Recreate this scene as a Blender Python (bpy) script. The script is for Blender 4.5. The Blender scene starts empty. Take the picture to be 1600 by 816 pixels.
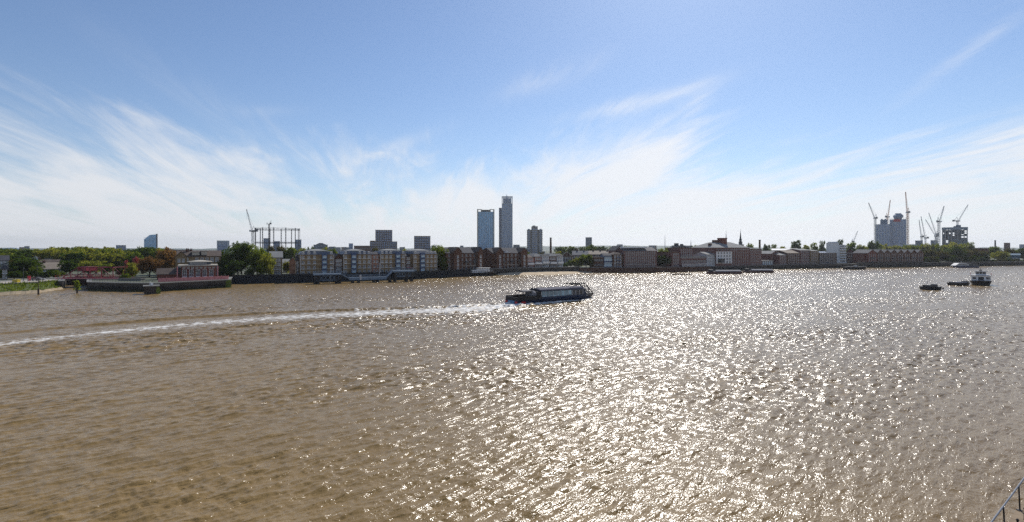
import bpy, math, random
import numpy as np
from mathutils import Vector, Matrix
R = math.radians
random.seed(7)
scene = bpy.context.scene
COL = scene.collection
EYE, F, HY = 16.0, 800.0, 389.0          # eye height above the river, focal length in photo pixels, eye-level row
GZ = 3.2                                  # quay level

# ------------------------------------------------------------------ helpers
def X(px, Y): return (px - 800.0) / F * Y
def Zat(py, Y): return EYE - (py - HY) * Y / F

class MB:
    def __init__(s): s.v = []; s.f = []; s.m = []
    def add(s, vs, fs, m=0):
        b = len(s.v); s.v.extend([tuple(p) for p in vs])
        for f in fs: s.f.append(tuple(b + i for i in f)); s.m.append(m)
    def box(s, x0, x1, y0, y1, z0, z1, m=0):
        s.add([(x0,y0,z0),(x1,y0,z0),(x1,y1,z0),(x0,y1,z0),(x0,y0,z1),(x1,y0,z1),(x1,y1,z1),(x0,y1,z1)],
              [(0,3,2,1),(4,5,6,7),(0,1,5,4),(1,2,6,5),(2,3,7,6),(3,0,4,7)], m)
    def prism(s, poly, z0, z1, m=0):       # vertical prism over an xy polygon, counter-clockwise
        n = len(poly)
        s.add([(p[0],p[1],z0) for p in poly] + [(p[0],p[1],z1) for p in poly],
              [tuple(range(n-1,-1,-1)), tuple(range(n,2*n))] + [(i,(i+1)%n,n+(i+1)%n,n+i) for i in range(n)], m)
    def extr_y(s, poly, y0, y1, m=0):      # polygon in xz (counter-clockwise seen from -y) swept along y
        n = len(poly)
        s.add([(p[0],y0,p[1]) for p in poly] + [(p[0],y1,p[1]) for p in poly],
              [tuple(range(n)), tuple(range(2*n-1,n-1,-1))] + [(i,n+i,n+(i+1)%n,(i+1)%n) for i in range(n)], m)
    def extr_x(s, poly, x0, x1, m=0):      # polygon in yz swept along x
        n = len(poly)
        s.add([(x0,p[0],p[1]) for p in poly] + [(x1,p[0],p[1]) for p in poly],
              [tuple(range(n-1,-1,-1)), tuple(range(n,2*n))] + [(i,(i+1)%n,n+(i+1)%n,n+i) for i in range(n)], m)
    def tube(s, a, b, r, m=0, n=6, r2=None):
        a, b = Vector(a), Vector(b); d = (b-a)
        if d.length < 1e-6: return
        d.normalize(); r2 = r if r2 is None else r2
        u = d.orthogonal().normalized(); w = d.cross(u)
        vs = [a + (u*math.cos(2*math.pi*i/n) + w*math.sin(2*math.pi*i/n))*r for i in range(n)]
        vs += [b + (u*math.cos(2*math.pi*i/n) + w*math.sin(2*math.pi*i/n))*r2 for i in range(n)]
        s.add(vs, [tuple(range(n-1,-1,-1)), tuple(range(n,2*n))] + [(i,(i+1)%n,n+(i+1)%n,n+i) for i in range(n)], m)
    def lathe(s, cx, cy, prof, m=0, n=20):
        k = len(prof); vs = []
        for r, z in prof:
            for i in range(n):
                a = 2*math.pi*i/n; vs.append((cx+r*math.cos(a), cy+r*math.sin(a), z))
        fs = [tuple(range(n-1,-1,-1)), tuple(range((k-1)*n, k*n))]
        for j in range(k-1):
            for i in range(n):
                fs.append((j*n+i, j*n+(i+1)%n, (j+1)*n+(i+1)%n, (j+1)*n+i))
        s.add(vs, fs, m)
    def mesh(s, name, mats):
        me = bpy.data.meshes.new(name); me.from_pydata(s.v, [], s.f)
        for m in (mats if isinstance(mats, (list, tuple)) else [mats]): me.materials.append(m)
        me.polygons.foreach_set('material_index', s.m); me.update()
        return me
    def build(s, name, mats, parent=None, loc=(0,0,0), rz=0.0):
        return link(name, s.mesh(name, mats), parent, loc, rz)

def link(name, me, parent=None, loc=(0,0,0), rz=0.0):
    o = bpy.data.objects.new(name, me); COL.objects.link(o)
    o.location = loc; o.rotation_euler = (0,0,rz)
    if parent is not None: o.parent = parent
    return o
def tag(o, label=None, cat=None, group=None, kind=None):
    if label: o['label'] = label
    if cat: o['category'] = cat
    if group: o['group'] = group
    if kind: o['kind'] = kind
    return o
def thing(name, label, cat, loc=(0,0,0), rz=0.0, group=None):
    o = bpy.data.objects.new(name, None); COL.objects.link(o); o.empty_display_size = 0.5
    o.location = loc; o.rotation_euler = (0,0,rz)
    return tag(o, label, cat, group)
def copy_tree(o, parent=None):
    c = o.copy(); COL.objects.link(c)
    if parent is not None: c.parent = parent
    for ch in list(o.children): copy_tree(ch, c)
    return c

# ------------------------------------------------------------------ materials
def nmat(name):
    m = bpy.data.materials.new(name); m.use_nodes = True
    nt = m.node_tree; return m, nt, nt.nodes['Principled BSDF']
def lk(nt, a, b): nt.links.new(a, b)
MATS = {}
def mat(name, c, rough=0.7, var=0.25, scale=0.6, metal=0.0, spec=0.28, fine=0.18, tide=False):
    """plain surface with blotchy weathering at two sizes"""
    if name in MATS: return MATS[name]
    m, nt, b = nmat(name); N = nt.nodes
    tc = N.new('ShaderNodeTexCoord')
    n1 = N.new('ShaderNodeTexNoise'); n1.inputs['Scale'].default_value = scale; n1.inputs['Detail'].default_value = 4
    n2 = N.new('ShaderNodeTexNoise'); n2.inputs['Scale'].default_value = scale*9; n2.inputs['Detail'].default_value = 2
    lk(nt, tc.outputs['Object'], n1.inputs['Vector']); lk(nt, tc.outputs['Object'], n2.inputs['Vector'])
    ml = N.new('ShaderNodeMath'); ml.operation = 'MULTIPLY_ADD'; ml.inputs[1].default_value = fine*2; ml.inputs[2].default_value = 1-fine
    lk(nt, n2.outputs['Fac'], ml.inputs[0])
    m1 = N.new('ShaderNodeMath'); m1.operation = 'MULTIPLY_ADD'; m1.inputs[1].default_value = var*3; m1.inputs[2].default_value = 1-var*1.5
    lk(nt, n1.outputs['Fac'], m1.inputs[0])
    mm = N.new('ShaderNodeMath'); mm.operation = 'MULTIPLY'; lk(nt, m1.outputs[0], mm.inputs[0]); lk(nt, ml.outputs[0], mm.inputs[1])
    vm = N.new('ShaderNodeVectorMath'); vm.operation = 'SCALE'; vm.inputs[0].default_value = c
    lk(nt, mm.outputs[0], vm.inputs['Scale']); lk(nt, vm.outputs[0], b.inputs['Base Color'])
    b.inputs['Roughness'].default_value = rough; b.inputs['Metallic'].default_value = metal
    b.inputs['Specular IOR Level'].default_value = spec
    if tide:
        sp = N.new('ShaderNodeSeparateXYZ'); lk(nt, tc.outputs['Object'], sp.inputs[0])
        ed = N.new('ShaderNodeMath'); ed.operation = 'MULTIPLY_ADD'; ed.inputs[1].default_value = 1.5; lk(nt, n1.outputs['Fac'], ed.inputs[0]); lk(nt, sp.outputs[2], ed.inputs[2])
        for lo, hi, col in ((1.0,1.5,(.030,.036,.012)),(2.25,2.7,None)):
            rg = N.new('ShaderNodeMapRange'); lk(nt, ed.outputs[0], rg.inputs[0]); rg.inputs[1].default_value = lo; rg.inputs[2].default_value = hi
            x = N.new('ShaderNodeMix'); x.data_type = 'RGBA'; lk(nt, rg.outputs[0], x.inputs['Factor'])
            prev = b.inputs['Base Color'].links[0].from_socket
            if col: x.inputs['A'].default_value = (*col,1); lk(nt, prev, x.inputs['B'])
            else: lk(nt, prev, x.inputs['A']); s2 = N.new('ShaderNodeVectorMath'); s2.operation = 'SCALE'; s2.inputs['Scale'].default_value = 2.3; lk(nt, prev, s2.inputs[0]); lk(nt, s2.outputs[0], x.inputs['B'])
            lk(nt, x.outputs['Result'], b.inputs['Base Color'])
    MATS[name] = m; return m
def brickmat(name, c1, c2, mortar):
    """coursed brickwork: bricks of two tones, mortar, and soot blotches"""
    if name in MATS: return MATS[name]
    m, nt, b = nmat(name); N = nt.nodes
    tc = N.new('ShaderNodeTexCoord')
    sp = N.new('ShaderNodeSeparateXYZ'); lk(nt, tc.outputs['Object'], sp.inputs[0])
    ad = N.new('ShaderNodeMath'); ad.operation = 'ADD'; lk(nt, sp.outputs[0], ad.inputs[0]); lk(nt, sp.outputs[1], ad.inputs[1])
    cb = N.new('ShaderNodeCombineXYZ'); lk(nt, ad.outputs[0], cb.inputs[0]); lk(nt, sp.outputs[2], cb.inputs[1])
    br = N.new('ShaderNodeTexBrick'); br.inputs['Scale'].default_value = 1.0
    br.inputs['Brick Width'].default_value = 0.45; br.inputs['Row Height'].default_value = 0.15; br.inputs['Mortar Size'].default_value = 0.012
    br.inputs['Color1'].default_value = (*c1,1); br.inputs['Color2'].default_value = (*c2,1); br.inputs['Mortar'].default_value = (*mortar,1)
    lk(nt, cb.outputs[0], br.inputs['Vector'])
    n1 = N.new('ShaderNodeTexNoise'); n1.inputs['Scale'].default_value = 0.35; n1.inputs['Detail'].default_value = 5
    lk(nt, tc.outputs['Object'], n1.inputs['Vector'])
    m1 = N.new('ShaderNodeMath'); m1.operation = 'MULTIPLY_ADD'; m1.inputs[1].default_value = 1.1; m1.inputs[2].default_value = 0.45
    lk(nt, n1.outputs['Fac'], m1.inputs[0])
    vm = N.new('ShaderNodeVectorMath'); vm.operation = 'SCALE'; lk(nt, br.outputs['Color'], vm.inputs[0]); lk(nt, m1.outputs[0], vm.inputs['Scale'])
    lk(nt, vm.outputs[0], b.inputs['Base Color']); b.inputs['Roughness'].default_value = 0.9; b.inputs['Specular IOR Level'].default_value = 0.2
    MATS[name] = m; return m
def glassmat(name, c, rough=0.06, var=0.35, scale=0.33):
    """window glass: dark, shiny, pane to pane differences"""
    if name in MATS: return MATS[name]
    m, nt, b = nmat(name); N = nt.nodes
    tc = N.new('ShaderNodeTexCoord')
    vo = N.new('ShaderNodeTexWhiteNoise')
    sc = N.new('ShaderNodeVectorMath'); sc.operation = 'SCALE'; sc.inputs['Scale'].default_value = scale
    fl = N.new('ShaderNodeVectorMath'); fl.operation = 'FLOOR'
    lk(nt, tc.outputs['Object'], sc.inputs[0]); lk(nt, sc.outputs[0], fl.inputs[0]); lk(nt, fl.outputs[0], vo.inputs['Vector'])
    m1 = N.new('ShaderNodeMath'); m1.operation = 'MULTIPLY_ADD'; m1.inputs[1].default_value = var*2; m1.inputs[2].default_value = 1-var
    lk(nt, vo.outputs['Value'], m1.inputs[0])
    vm = N.new('ShaderNodeVectorMath'); vm.operation = 'SCALE'; vm.inputs[0].default_value = c
    lk(nt, m1.outputs[0], vm.inputs['Scale']); lk(nt, vm.outputs[0], b.inputs['Base Color'])
    b.inputs['Roughness'].default_value = rough; b.inputs['Specular IOR Level'].default_value = 0.8
    MATS[name] = m; return m
def leafmat(name, c, c2, trans=0.45):
    if name in MATS: return MATS[name]
    m, nt, b = nmat(name); N = nt.nodes
    ge = N.new('ShaderNodeNewGeometry'); oi = N.new('ShaderNodeObjectInfo')
    ad = N.new('ShaderNodeMath'); ad.operation = 'MULTIPLY_ADD'; ad.inputs[1].default_value = 0.6
    ml = N.new('ShaderNodeMath'); ml.operation = 'MULTIPLY'; ml.inputs[1].default_value = 0.4; lk(nt, oi.outputs['Random'], ml.inputs[0])
    lk(nt, ge.outputs['Random Per Island'], ad.inputs[0]); lk(nt, ml.outputs[0], ad.inputs[2])
    mx = N.new('ShaderNodeMix'); mx.data_type = 'RGBA'; lk(nt, ad.outputs[0], mx.inputs['Factor'])
    mx.inputs['A'].default_value = (*c,1); mx.inputs['B'].default_value = (*c2,1)
    out = N['Material Output']; N.remove(b)
    df = N.new('ShaderNodeBsdfDiffuse'); tr = N.new('ShaderNodeBsdfTranslucent'); ms = N.new('ShaderNodeMixShader')
    ms.inputs[0].default_value = trans
    lk(nt, mx.outputs['Result'], df.inputs['Color']); tb = N.new('ShaderNodeVectorMath'); tb.operation = 'MULTIPLY'; tb.inputs[1].default_value = (1.75,1.7,1.0); lk(nt, mx.outputs['Result'], tb.inputs[0]); lk(nt, tb.outputs[0], tr.inputs['Color'])
    lk(nt, df.outputs[0], ms.inputs[1]); lk(nt, tr.outputs[0], ms.inputs[2]); lk(nt, ms.outputs[0], out.inputs['Surface'])
    MATS[name] = m; return m

tan   = brickmat('tan stock brick', (.26,.18,.09), (.18,.12,.06), (.22,.18,.12))
brown = brickmat('brown brick', (.135,.062,.038), (.09,.042,.027), (.12,.085,.065))
plum  = brickmat('plum brick', (.215,.098,.083), (.145,.066,.056), (.19,.125,.11))
red   = brickmat('red brick', (.21,.065,.045), (.15,.045,.033), (.2,.14,.11))
orange= brickmat('orange brick', (.42,.2,.11), (.34,.15,.08), (.36,.27,.2))
slate = mat('slate roof', (.06,.06,.068), .85, .3, .5, spec=.12)
leadr = mat('pale lead roof', (.27,.265,.25), .85, .2, .4, spec=.15)
browntile = mat('brown roof tile', (.12,.095,.08), .9, .3, .5, spec=.12)
redtile = mat('red roof tile', (.2,.06,.045), .9, .3, .5, spec=.15)
white = mat('white paint', (.75,.75,.73), .5, .1, .5, fine=.06)
cream = mat('cream render', (.42,.38,.31), .7, .15, .4)
palegrey = mat('pale grey cladding', (.45,.46,.47), .6, .15, .4)
concrete = mat('concrete', (.32,.31,.29), .85, .25, .4)
midgrey = mat('mid grey cladding', (.2,.21,.22), .6, .2, .4)
darkgrey = mat('dark grey metal', (.06,.063,.068), .5, .25, .7)
black = mat('black paint', (.018,.018,.02), .5, .25, .8)
bluecl = mat('blue bay cladding', (.07,.11,.2), .5, .2, .6)
navy  = mat('navy hull paint', (.012,.018,.045), .3, .25, .5)
redp  = mat('red paint', (.42,.03,.04), .45, .2, .6)
maroon= mat('dark red bridge paint', (.19,.022,.035), .5, .3, .5)
pink  = mat('pink stained timber', (.6,.24,.23), .75, .25, .8)
steelblue = mat('blue grey steel', (.16,.22,.29), .6, .25, .5, spec=.25)
wood  = mat('weathered timber', (.075,.06,.048), .9, .35, .9)
algae = mat('algae green timber', (.13,.17,.03), .9, .4, 1.2)
sandm = mat('sand', (.33,.26,.17), .95, .15, .25)
gravelm = mat('gravel path', (.40,.35,.29), .95, .2, .5)
barkm = mat('bark', (.06,.048,.036), .95, .3, 3)
tarp  = mat('grey tarpaulin', (.2,.2,.215), .8, .2, .8, spec=.2)
aluminium = mat('brushed aluminium', (.55,.56,.58), .35, .15, 1, metal=.8)
cranew = mat('pale crane paint', (.5,.5,.48), .5, .2, .4)
craned = mat('dark crane steel', (.12,.12,.13), .5, .2, .4)
craneyr = mat('orange crane paint', (.5,.2,.06), .5, .2, .4)
glass = glassmat('window glass', (.05,.065,.085))
glassb= glassmat('blue tower glass', (.15,.41,.64), .12, .25, .3)
glassd= glassmat('dark tower glass', (.07,.18,.36), .1, .35, .3)
glassp= glassmat('pale boat glass', (.26,.41,.48), .08, .5, .9)
wallstone = mat('wet dark river wall', (.028,.025,.022), .85, .4, .35, spec=.2, tide=True)
sheetpile = mat('dark steel piling', (.022,.026,.032), .7, .35, .3, spec=.2)
coping = mat('grey stone coping', (.2,.195,.18), .85, .2, .5)
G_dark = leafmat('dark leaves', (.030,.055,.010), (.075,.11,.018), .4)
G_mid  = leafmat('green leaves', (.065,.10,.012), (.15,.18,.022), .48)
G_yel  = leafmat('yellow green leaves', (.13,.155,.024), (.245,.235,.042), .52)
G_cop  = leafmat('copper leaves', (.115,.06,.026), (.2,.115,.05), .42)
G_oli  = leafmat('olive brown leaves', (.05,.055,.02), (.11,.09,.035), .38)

# ------------------------------------------------------------------ world
SUN = Vector((290, 800, 724)).normalized()
SEL = math.asin(SUN.z); SAZ = math.atan2(SUN.x, SUN.y)
SKY_STRENGTH = 0.1
def make_world():
    w = bpy.data.worlds.new('World'); scene.world = w; w.use_nodes = True
    nt = w.node_tree; N = nt.nodes; N.clear()
    out = N.new('ShaderNodeOutputWorld'); bg = N.new('ShaderNodeBackground'); bg.inputs[1].default_value = SKY_STRENGTH
    lk(nt, bg.outputs[0], out.inputs[0])
    sky = N.new('ShaderNodeTexSky'); sky.sky_type = 'NISHITA'; sky.sun_disc = False
    sky.sun_elevation = SEL; sky.sun_rotation = SAZ; sky.altitude = 0; sky.air_density = 1.0; sky.dust_density = 0.35; sky.ozone_density = 2.2
    tc = N.new('ShaderNodeTexCoord'); sp = N.new('ShaderNodeSeparateXYZ'); lk(nt, tc.outputs['Generated'], sp.inputs[0])
    def M(op, a, b=None, c=None, clamp=False):
        n = N.new('ShaderNodeMath'); n.operation = op; n.use_clamp = clamp
        for i, v in enumerate((a, b, c)):
            if v is None: continue
            if isinstance(v, (int, float)): n.inputs[i].default_value = v
            else: lk(nt, v, n.inputs[i])
        return n.outputs[0]
    x, y, z = sp.outputs
    az = M('ARCTAN2', x, y); el = M('ARCSINE', z)
    # elevation of the upper edge of the cirrus bank for each bearing
    rp = N.new('ShaderNodeValToRGB'); rp.color_ramp.interpolation = 'B_SPLINE'
    pts = [(-60,10.5),(-45,10.4),(-39,9.4),(-32,8.2),(-23.6,7.2),(-16.7,8.2),(-10.6,9.2),(0,11),(10.6,12.4),(18.5,13.4),(23.6,9.8),(28,7),(33,7.8),(39,9.6),(46,11.8),(60,12)]
    cr = rp.color_ramp
    while len(cr.elements) < len(pts): cr.elements.new(0.5)
    for e, (a, v) in zip(cr.elements, pts):
        e.position = (a+60)/120; e.color = (v/20,)*3+(1,)
    lk(nt, M('MULTIPLY_ADD', az, 1/R(120), 0.5, True), rp.inputs[0])
    edge = M('MULTIPLY', rp.outputs[0], R(20))
    # streaky cirrus on a high flat layer, so that streaks converge on the horizon
    zz = M('ADD', M('MAXIMUM', z, 0.0), 0.13)
    u = M('DIVIDE', x, zz); v = M('DIVIDE', y, zz)
    ca, sa = math.cos(R(-12)), math.sin(R(-12))
    along = M('ADD', M('MULTIPLY', u, sa), M('MULTIPLY', v, ca)); across = M('SUBTRACT', M('MULTIPLY', u, ca), M('MULTIPLY', v, sa))
    def noise(su, sv, off, detail, rough, dist):
        c = N.new('ShaderNodeCombineXYZ'); lk(nt, M('MULTIPLY', across, su), c.inputs[0]); lk(nt, M('MULTIPLY', along, sv), c.inputs[1]); c.inputs[2].default_value = off
        n = N.new('ShaderNodeTexNoise'); n.inputs['Scale'].default_value = 1; n.inputs['Detail'].default_value = detail
        n.inputs['Roughness'].default_value = rough; n.inputs['Distortion'].default_value = dist
        lk(nt, c.outputs[0], n.inputs['Vector']); return n.outputs['Fac']
    n1 = noise(2.3, 0.5, 3.3, 7, .6, 1.0)
    n2 = noise(0.8, 0.45, 8.1, 4, .5, .5)
    n3 = noise(5.0, 1.1, 1.7, 5, .6, 1.2)
    tex = M('ADD', M('ADD', M('MULTIPLY', n1, 1.5), M('MULTIPLY', n2, 0.7)), M('MULTIPLY', n3, 0.45))      # about 1.32 on average
    rel = M('DIVIDE', M('SUBTRACT', edge, el), R(4.4))
    rel = M('MINIMUM', rel, 1.5)
    bank = M('ADD', M('MULTIPLY', rel, 0.52), M('MULTIPLY', M('SUBTRACT', tex, 1.32), 2.0))
    bank = M('SMOOTHSTEP', bank, -0.25, 0.85) if False else bank
    mr = N.new('ShaderNodeMapRange'); mr.interpolation_type = 'SMOOTHERSTEP'; lk(nt, bank, mr.inputs[0])
    mr.inputs[1].default_value = -0.5; mr.inputs[2].default_value = 1.15
    bank = mr.outputs[0]
    # single wisps standing higher up: (bearing, elevation, length, width, tilt, strength) in degrees
    def wisp(a0, e0, ln, wd, tilt, k):
        da = M('SUBTRACT', az, R(a0)); de = M('SUBTRACT', el, R(e0)); c, s = math.cos(R(tilt)), math.sin(R(tilt))
        p = M('DIVIDE', M('ADD', M('MULTIPLY', da, c), M('MULTIPLY', de, s)), R(ln)); q = M('DIVIDE', M('SUBTRACT', M('MULTIPLY', de, c), M('MULTIPLY', da, s)), R(wd))
        g = M('EXPONENT', M('MULTIPLY', M('ADD', M('MULTIPLY', p, p), M('MULTIPLY', q, q)), -1.0))
        t = N.new('ShaderNodeMapRange'); lk(nt, n3, t.inputs[0]); t.inputs[1].default_value = .32; t.inputs[2].default_value = .68
        return M('MULTIPLY', M('MULTIPLY', g, k), t.outputs[0])
    ws = [wisp(40.5,15.2,3.2,.55,33,.55), wisp(43,17,2.6,.45,24,.35), wisp(4.5,18.6,4.6,1.1,17,.5), wisp(14,15.6,6.5,.7,10,.7), wisp(19.5,14.2,2.6,1.3,55,.45), wisp(27,8.6,1.6,.4,20,.5),
          wisp(-31,14,8,1.5,-28,.16), wisp(-26,13.6,3,.5,8,.2), wisp(-14,10.5,5,.7,22,.5)]
    tot = bank
    for q in ws: tot = M('MAXIMUM', tot, q) if q is ws[0] else M('ADD', tot, q)
    # thin even veil low down towards the horizon
    veil = M('MULTIPLY', M('EXPONENT', M('MULTIPLY', M('MAXIMUM', el, 0.0), -1/R(4.6))), 0.72)
    tot = M('SUBTRACT', 1.0, M('MULTIPLY', M('SUBTRACT', 1.0, M('MINIMUM', M('MULTIPLY_ADD', tot, .88, .04), 1.0)), M('SUBTRACT', 1.0, veil)))
    mx = N.new('ShaderNodeMix'); mx.data_type = 'RGBA'
    lk(nt, tot, mx.inputs['Factor']); 
    hs = N.new('ShaderNodeVectorMath'); hs.operation = 'MULTIPLY'; hs.inputs[1].default_value = SKY_TINT; lk(nt, sky.outputs[0], hs.inputs[0]); lk(nt, hs.outputs[0], mx.inputs['A'])
    dp = N.new('ShaderNodeVectorMath'); dp.operation = 'DOT_PRODUCT'; lk(nt, tc.outputs['Generated'], dp.inputs[0]); dp.inputs[1].default_value = SUN
    # thin cloud scatters forwards: brighter towards the sun
    glow = M('MULTIPLY_ADD', M('POWER', M('MAXIMUM', dp.outputs['Value'], 0.0), 3.0), .2, 1.0)
    cv = N.new('ShaderNodeVectorMath'); cv.operation = 'SCALE'; cv.inputs[0].default_value = [k/SKY_STRENGTH for k in CLOUD]; lk(nt, glow, cv.inputs['Scale'])
    lk(nt, cv.outputs[0], mx.inputs['B'])
    lk(nt, mx.outputs['Result'], bg.inputs[0])
SKY_TINT = (.75,.89,1.05)
CLOUD = (.785,.80,.83)
make_world()
sun = bpy.data.lights.new('sun', 'SUN'); sun.energy = 4.2; sun.angle = R(0.55); sun.color = (1,.955,.89)
so = bpy.data.objects.new('sun', sun); COL.objects.link(so); so.location = (0,0,300)
so.rotation_euler = SUN.to_track_quat('Z','Y').to_euler()

cam = bpy.data.cameras.new('camera'); cam.lens = 18.0; cam.sensor_width = 36.0; cam.shift_y = -(408-HY)/1600.0
cam.clip_start = 0.1; cam.clip_end = 30000
co = bpy.data.objects.new('camera', cam); COL.objects.link(co); co.location = (0,0,EYE); co.rotation_euler = (R(90),0,0)
scene.camera = co

# ------------------------------------------------------------------ river
WAKE = [(-260,560),(0,538),(100,526),(200,516),(300,506.5),(400,499),(500,493),(600,488.5),(700,484.3),(760,481),(792,478.3)]
WAKE = [(X(a, EYE*F/(b-HY)), EYE*F/(b-HY)) for a, b in WAKE]
BOAT_S = Vector((1.6,144.8)); BOAT_D = Vector((0.83,0.556)).normalized(); BOAT_P = Vector((-BOAT_D.y, BOAT_D.x))
def seg_dist(px, py, pts):
    """distance to a polyline, signed side and parameter 0..1 along it"""
    best = np.full(px.shape, 1e9); tt = np.zeros(px.shape); side = np.zeros(px.shape)
    L = [math.dist(a,b) for a,b in zip(pts,pts[1:])]; tot = sum(L); acc = 0
    for (a, b, l) in zip(pts, pts[1:], L):
        dx, dy = b[0]-a[0], b[1]-a[1]
        t = np.clip(((px-a[0])*dx + (py-a[1])*dy)/(l*l), 0, 1)
        ex, ey = px-(a[0]+t*dx), py-(a[1]+t*dy); d = np.hypot(ex, ey)
        k = d < best
        best = np.where(k, d, best); tt = np.where(k, (acc+t*l)/tot, tt); side = np.where(k, np.sign(dx*ey-dy*ex), side); acc += l
    return best, tt, side
S_TOTAL = 0.19
def make_river():
    nc, nr = 1350, 1350
    r = np.linspace(0,1,nr); Yr = 17*np.exp(r*math.log(640/17.0))
    c = np.linspace(-1,1,nc)
    YY = np.repeat(Yr[:,None], nc, 1); XX = c[None,:]*(1.22*YY+12)
    dxs = (1.22*YY+12)*2/nc; dys = YY*(math.log(640/17.0)/nr); ds = np.maximum(dxs, dys*0.8)
    rng = np.random.default_rng(11)
    n = 96; lam = np.exp(rng.uniform(math.log(.36), math.log(6.5), n))
    th = np.where(np.arange(n)%4 == 0, R(52)+rng.normal(0, R(24), n), R(129)+rng.normal(0, R(15), n)); ph = rng.uniform(0, 2*math.pi, n)
    wgt = np.where(np.arange(n)%4 == 0, .8, 1.06)*np.where(lam > 2.6, .42, 1.0)*np.where(lam < .6, .9, 1.0); wgt = wgt/np.sqrt((wgt**2).mean())
    sl = S_TOTAL*math.sqrt(2/n)*wgt
    gust = np.zeros_like(XX)
    for i in range(10):
        k = 2*math.pi/math.exp(rng.uniform(math.log(14), math.log(90))); a = R(120)+rng.normal(0,R(40))
        gust += np.sin(k*(XX*math.cos(a)+YY*math.sin(a)*1.3)+rng.uniform(0,6.3))
    gust = np.clip(1+0.11*gust, .6, 1.5)
    Z = np.zeros_like(XX); kept = np.zeros_like(XX); tot = 0
    for i in range(n):
        k = 2*math.pi/lam[i]; w = np.clip((lam[i]/ds-2.6)/2.6, 0, 1)
        p = k*(XX*math.cos(th[i])+YY*math.sin(th[i]))+ph[i]
        s = np.sin(p); sharp = s - 0.30*np.cos(2*p)          # peaked crests
        Z += w*sl[i]/k*sharp; kept += (w*sl[i])**2; tot += sl[i]**2
    Z *= gust
    micro = np.sqrt(np.clip(1-kept/tot, 0, 1))
    # wake: churned strip, crest lines either side, waves thrown by the bow
    d, t, side = seg_dist(XX, YY, WAKE)
    far = 1-t
    s_ = far*sum(math.dist(a,b) for a,b in zip(WAKE,WAKE[1:])); wd = 1.7+11*np.exp(-(s_/80)**1.3)*np.clip(s_/14+.35,0,1)
    foam = np.exp(-(d/wd)**2)*(0.62+0.42*np.exp(-s_/60))
    streak = np.exp(-(d/(.75+.45*t))**2)*0.78; foam = np.maximum(foam, streak+0.35*foam)
    for off, amp, sd in ((11,.42,1),(9,.26,-1),(20,.16,-1)):
        e = d-(off*(0.3+far*1.1)+1.5)
        ridge = amp*np.exp(-(e/1.5)**2)*np.cos(e*1.6)*np.clip(t*3,0,1)
        Z += np.where(side == sd, ridge, 0)
    q0 = BOAT_S; q1 = BOAT_S+BOAT_D*26; q2 = BOAT_S+BOAT_D*30+BOAT_P*3
    near = [tuple(q0-BOAT_P*.3-BOAT_D*3), tuple(q0+BOAT_D*12-BOAT_P*.5), tuple(q1-BOAT_P*.2), tuple(q2)]
    d2, t2, s2 = seg_dist(XX, YY, near)
    foam = np.maximum(foam, np.exp(-(d2/(1.0+1.2*(1-t2)))**2)*(1.25-.3*t2))
    Z += .42*np.exp(-((d2-.4)/.8)**2)*np.clip((YY<q2.y+3),0,1)
    d3, t3, s3 = seg_dist(XX, YY, [tuple(q0-BOAT_D*9+BOAT_P*2.5), tuple(q0+BOAT_P*3.2)])
    foam = np.maximum(foam, np.exp(-(d3/2.6)**2)*1.05); Z += .25*np.exp(-(d3/2.2)**2)
    co_ = np.stack([XX, YY, Z], -1).reshape(-1,3)
    me = bpy.data.meshes.new('river')
    idx = np.arange(nr*nc).reshape(nr,nc)
    q = np.stack([idx[:-1,:-1], idx[:-1,1:], idx[1:,1:], idx[1:,:-1]], -1).reshape(-1,4)
    me.vertices.add(nr*nc); me.vertices.foreach_set('co', co_.astype(np.float32).ravel())
    me.loops.add(q.size); me.loops.foreach_set('vertex_index', q.astype(np.int32).ravel())
    me.polygons.add(len(q)); me.polygons.foreach_set('loop_start', (np.arange(len(q))*4).astype(np.int32))
    me.update(calc_edges=True)
    me.polygons.foreach_set('use_smooth', np.ones(len(q), dtype=bool))
    for nm, arr in (('micro', micro*gust), ('foam', foam)):
        at = me.attributes.new(nm, 'FLOAT', 'POINT'); at.data.foreach_set('value', arr.astype(np.float32).ravel())
    # muddy water
    m, nt, b = nmat('muddy river water'); N = nt.nodes
    def M(op, a, b_=None, c_=None, clamp=False):
        k = N.new('ShaderNodeMath'); k.operation = op; k.use_clamp = clamp
        for i, v in enumerate((a, b_, c_)):
            if v is None: continue
            if isinstance(v, (int, float)): k.inputs[i].default_value = v
            else: lk(nt, v, k.inputs[i])
        return k.outputs[0]
    geo = N.new('ShaderNodeNewGeometry'); am = N.new('ShaderNodeAttribute'); am.attribute_name = 'micro'
    af = N.new('ShaderNodeAttribute'); af.attribute_name = 'foam'
    mp = N.new('ShaderNodeMapping'); mp.vector_type = 'TEXTURE'; mp.inputs['Rotation'].default_value = (0,0,R(43)); mp.inputs['Scale'].default_value = (1.25,1,1)
    lk(nt, geo.outputs['Position'], mp.inputs['Vector'])
    def noise(sc, det, rough=.5):
        k = N.new('ShaderNodeTexNoise'); k.inputs['Scale'].default_value = sc; k.inputs['Detail'].default_value = det; k.inputs['Roughness'].default_value = rough
        lk(nt, mp.outputs[0], k.inputs['Vector']); return k
    def centred(k, amp):
        s = N.new('ShaderNodeVectorMath'); s.operation = 'SUBTRACT'; lk(nt, k.outputs['Color'], s.inputs[0]); s.inputs[1].default_value = (.5,.5,.5)
        w = N.new('ShaderNodeVectorMath'); w.operation = 'SCALE'; lk(nt, s.outputs[0], w.inputs[0])
        if isinstance(amp, float): w.inputs['Scale'].default_value = amp
        else: lk(nt, amp, w.inputs['Scale'])
        return w.outputs[0]
    a1 = centred(noise(17.0, 2.0), MICRO); a2 = centred(noise(1.3, 1.0), M('MULTIPLY', am.outputs['Fac'], MISSING))
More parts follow.
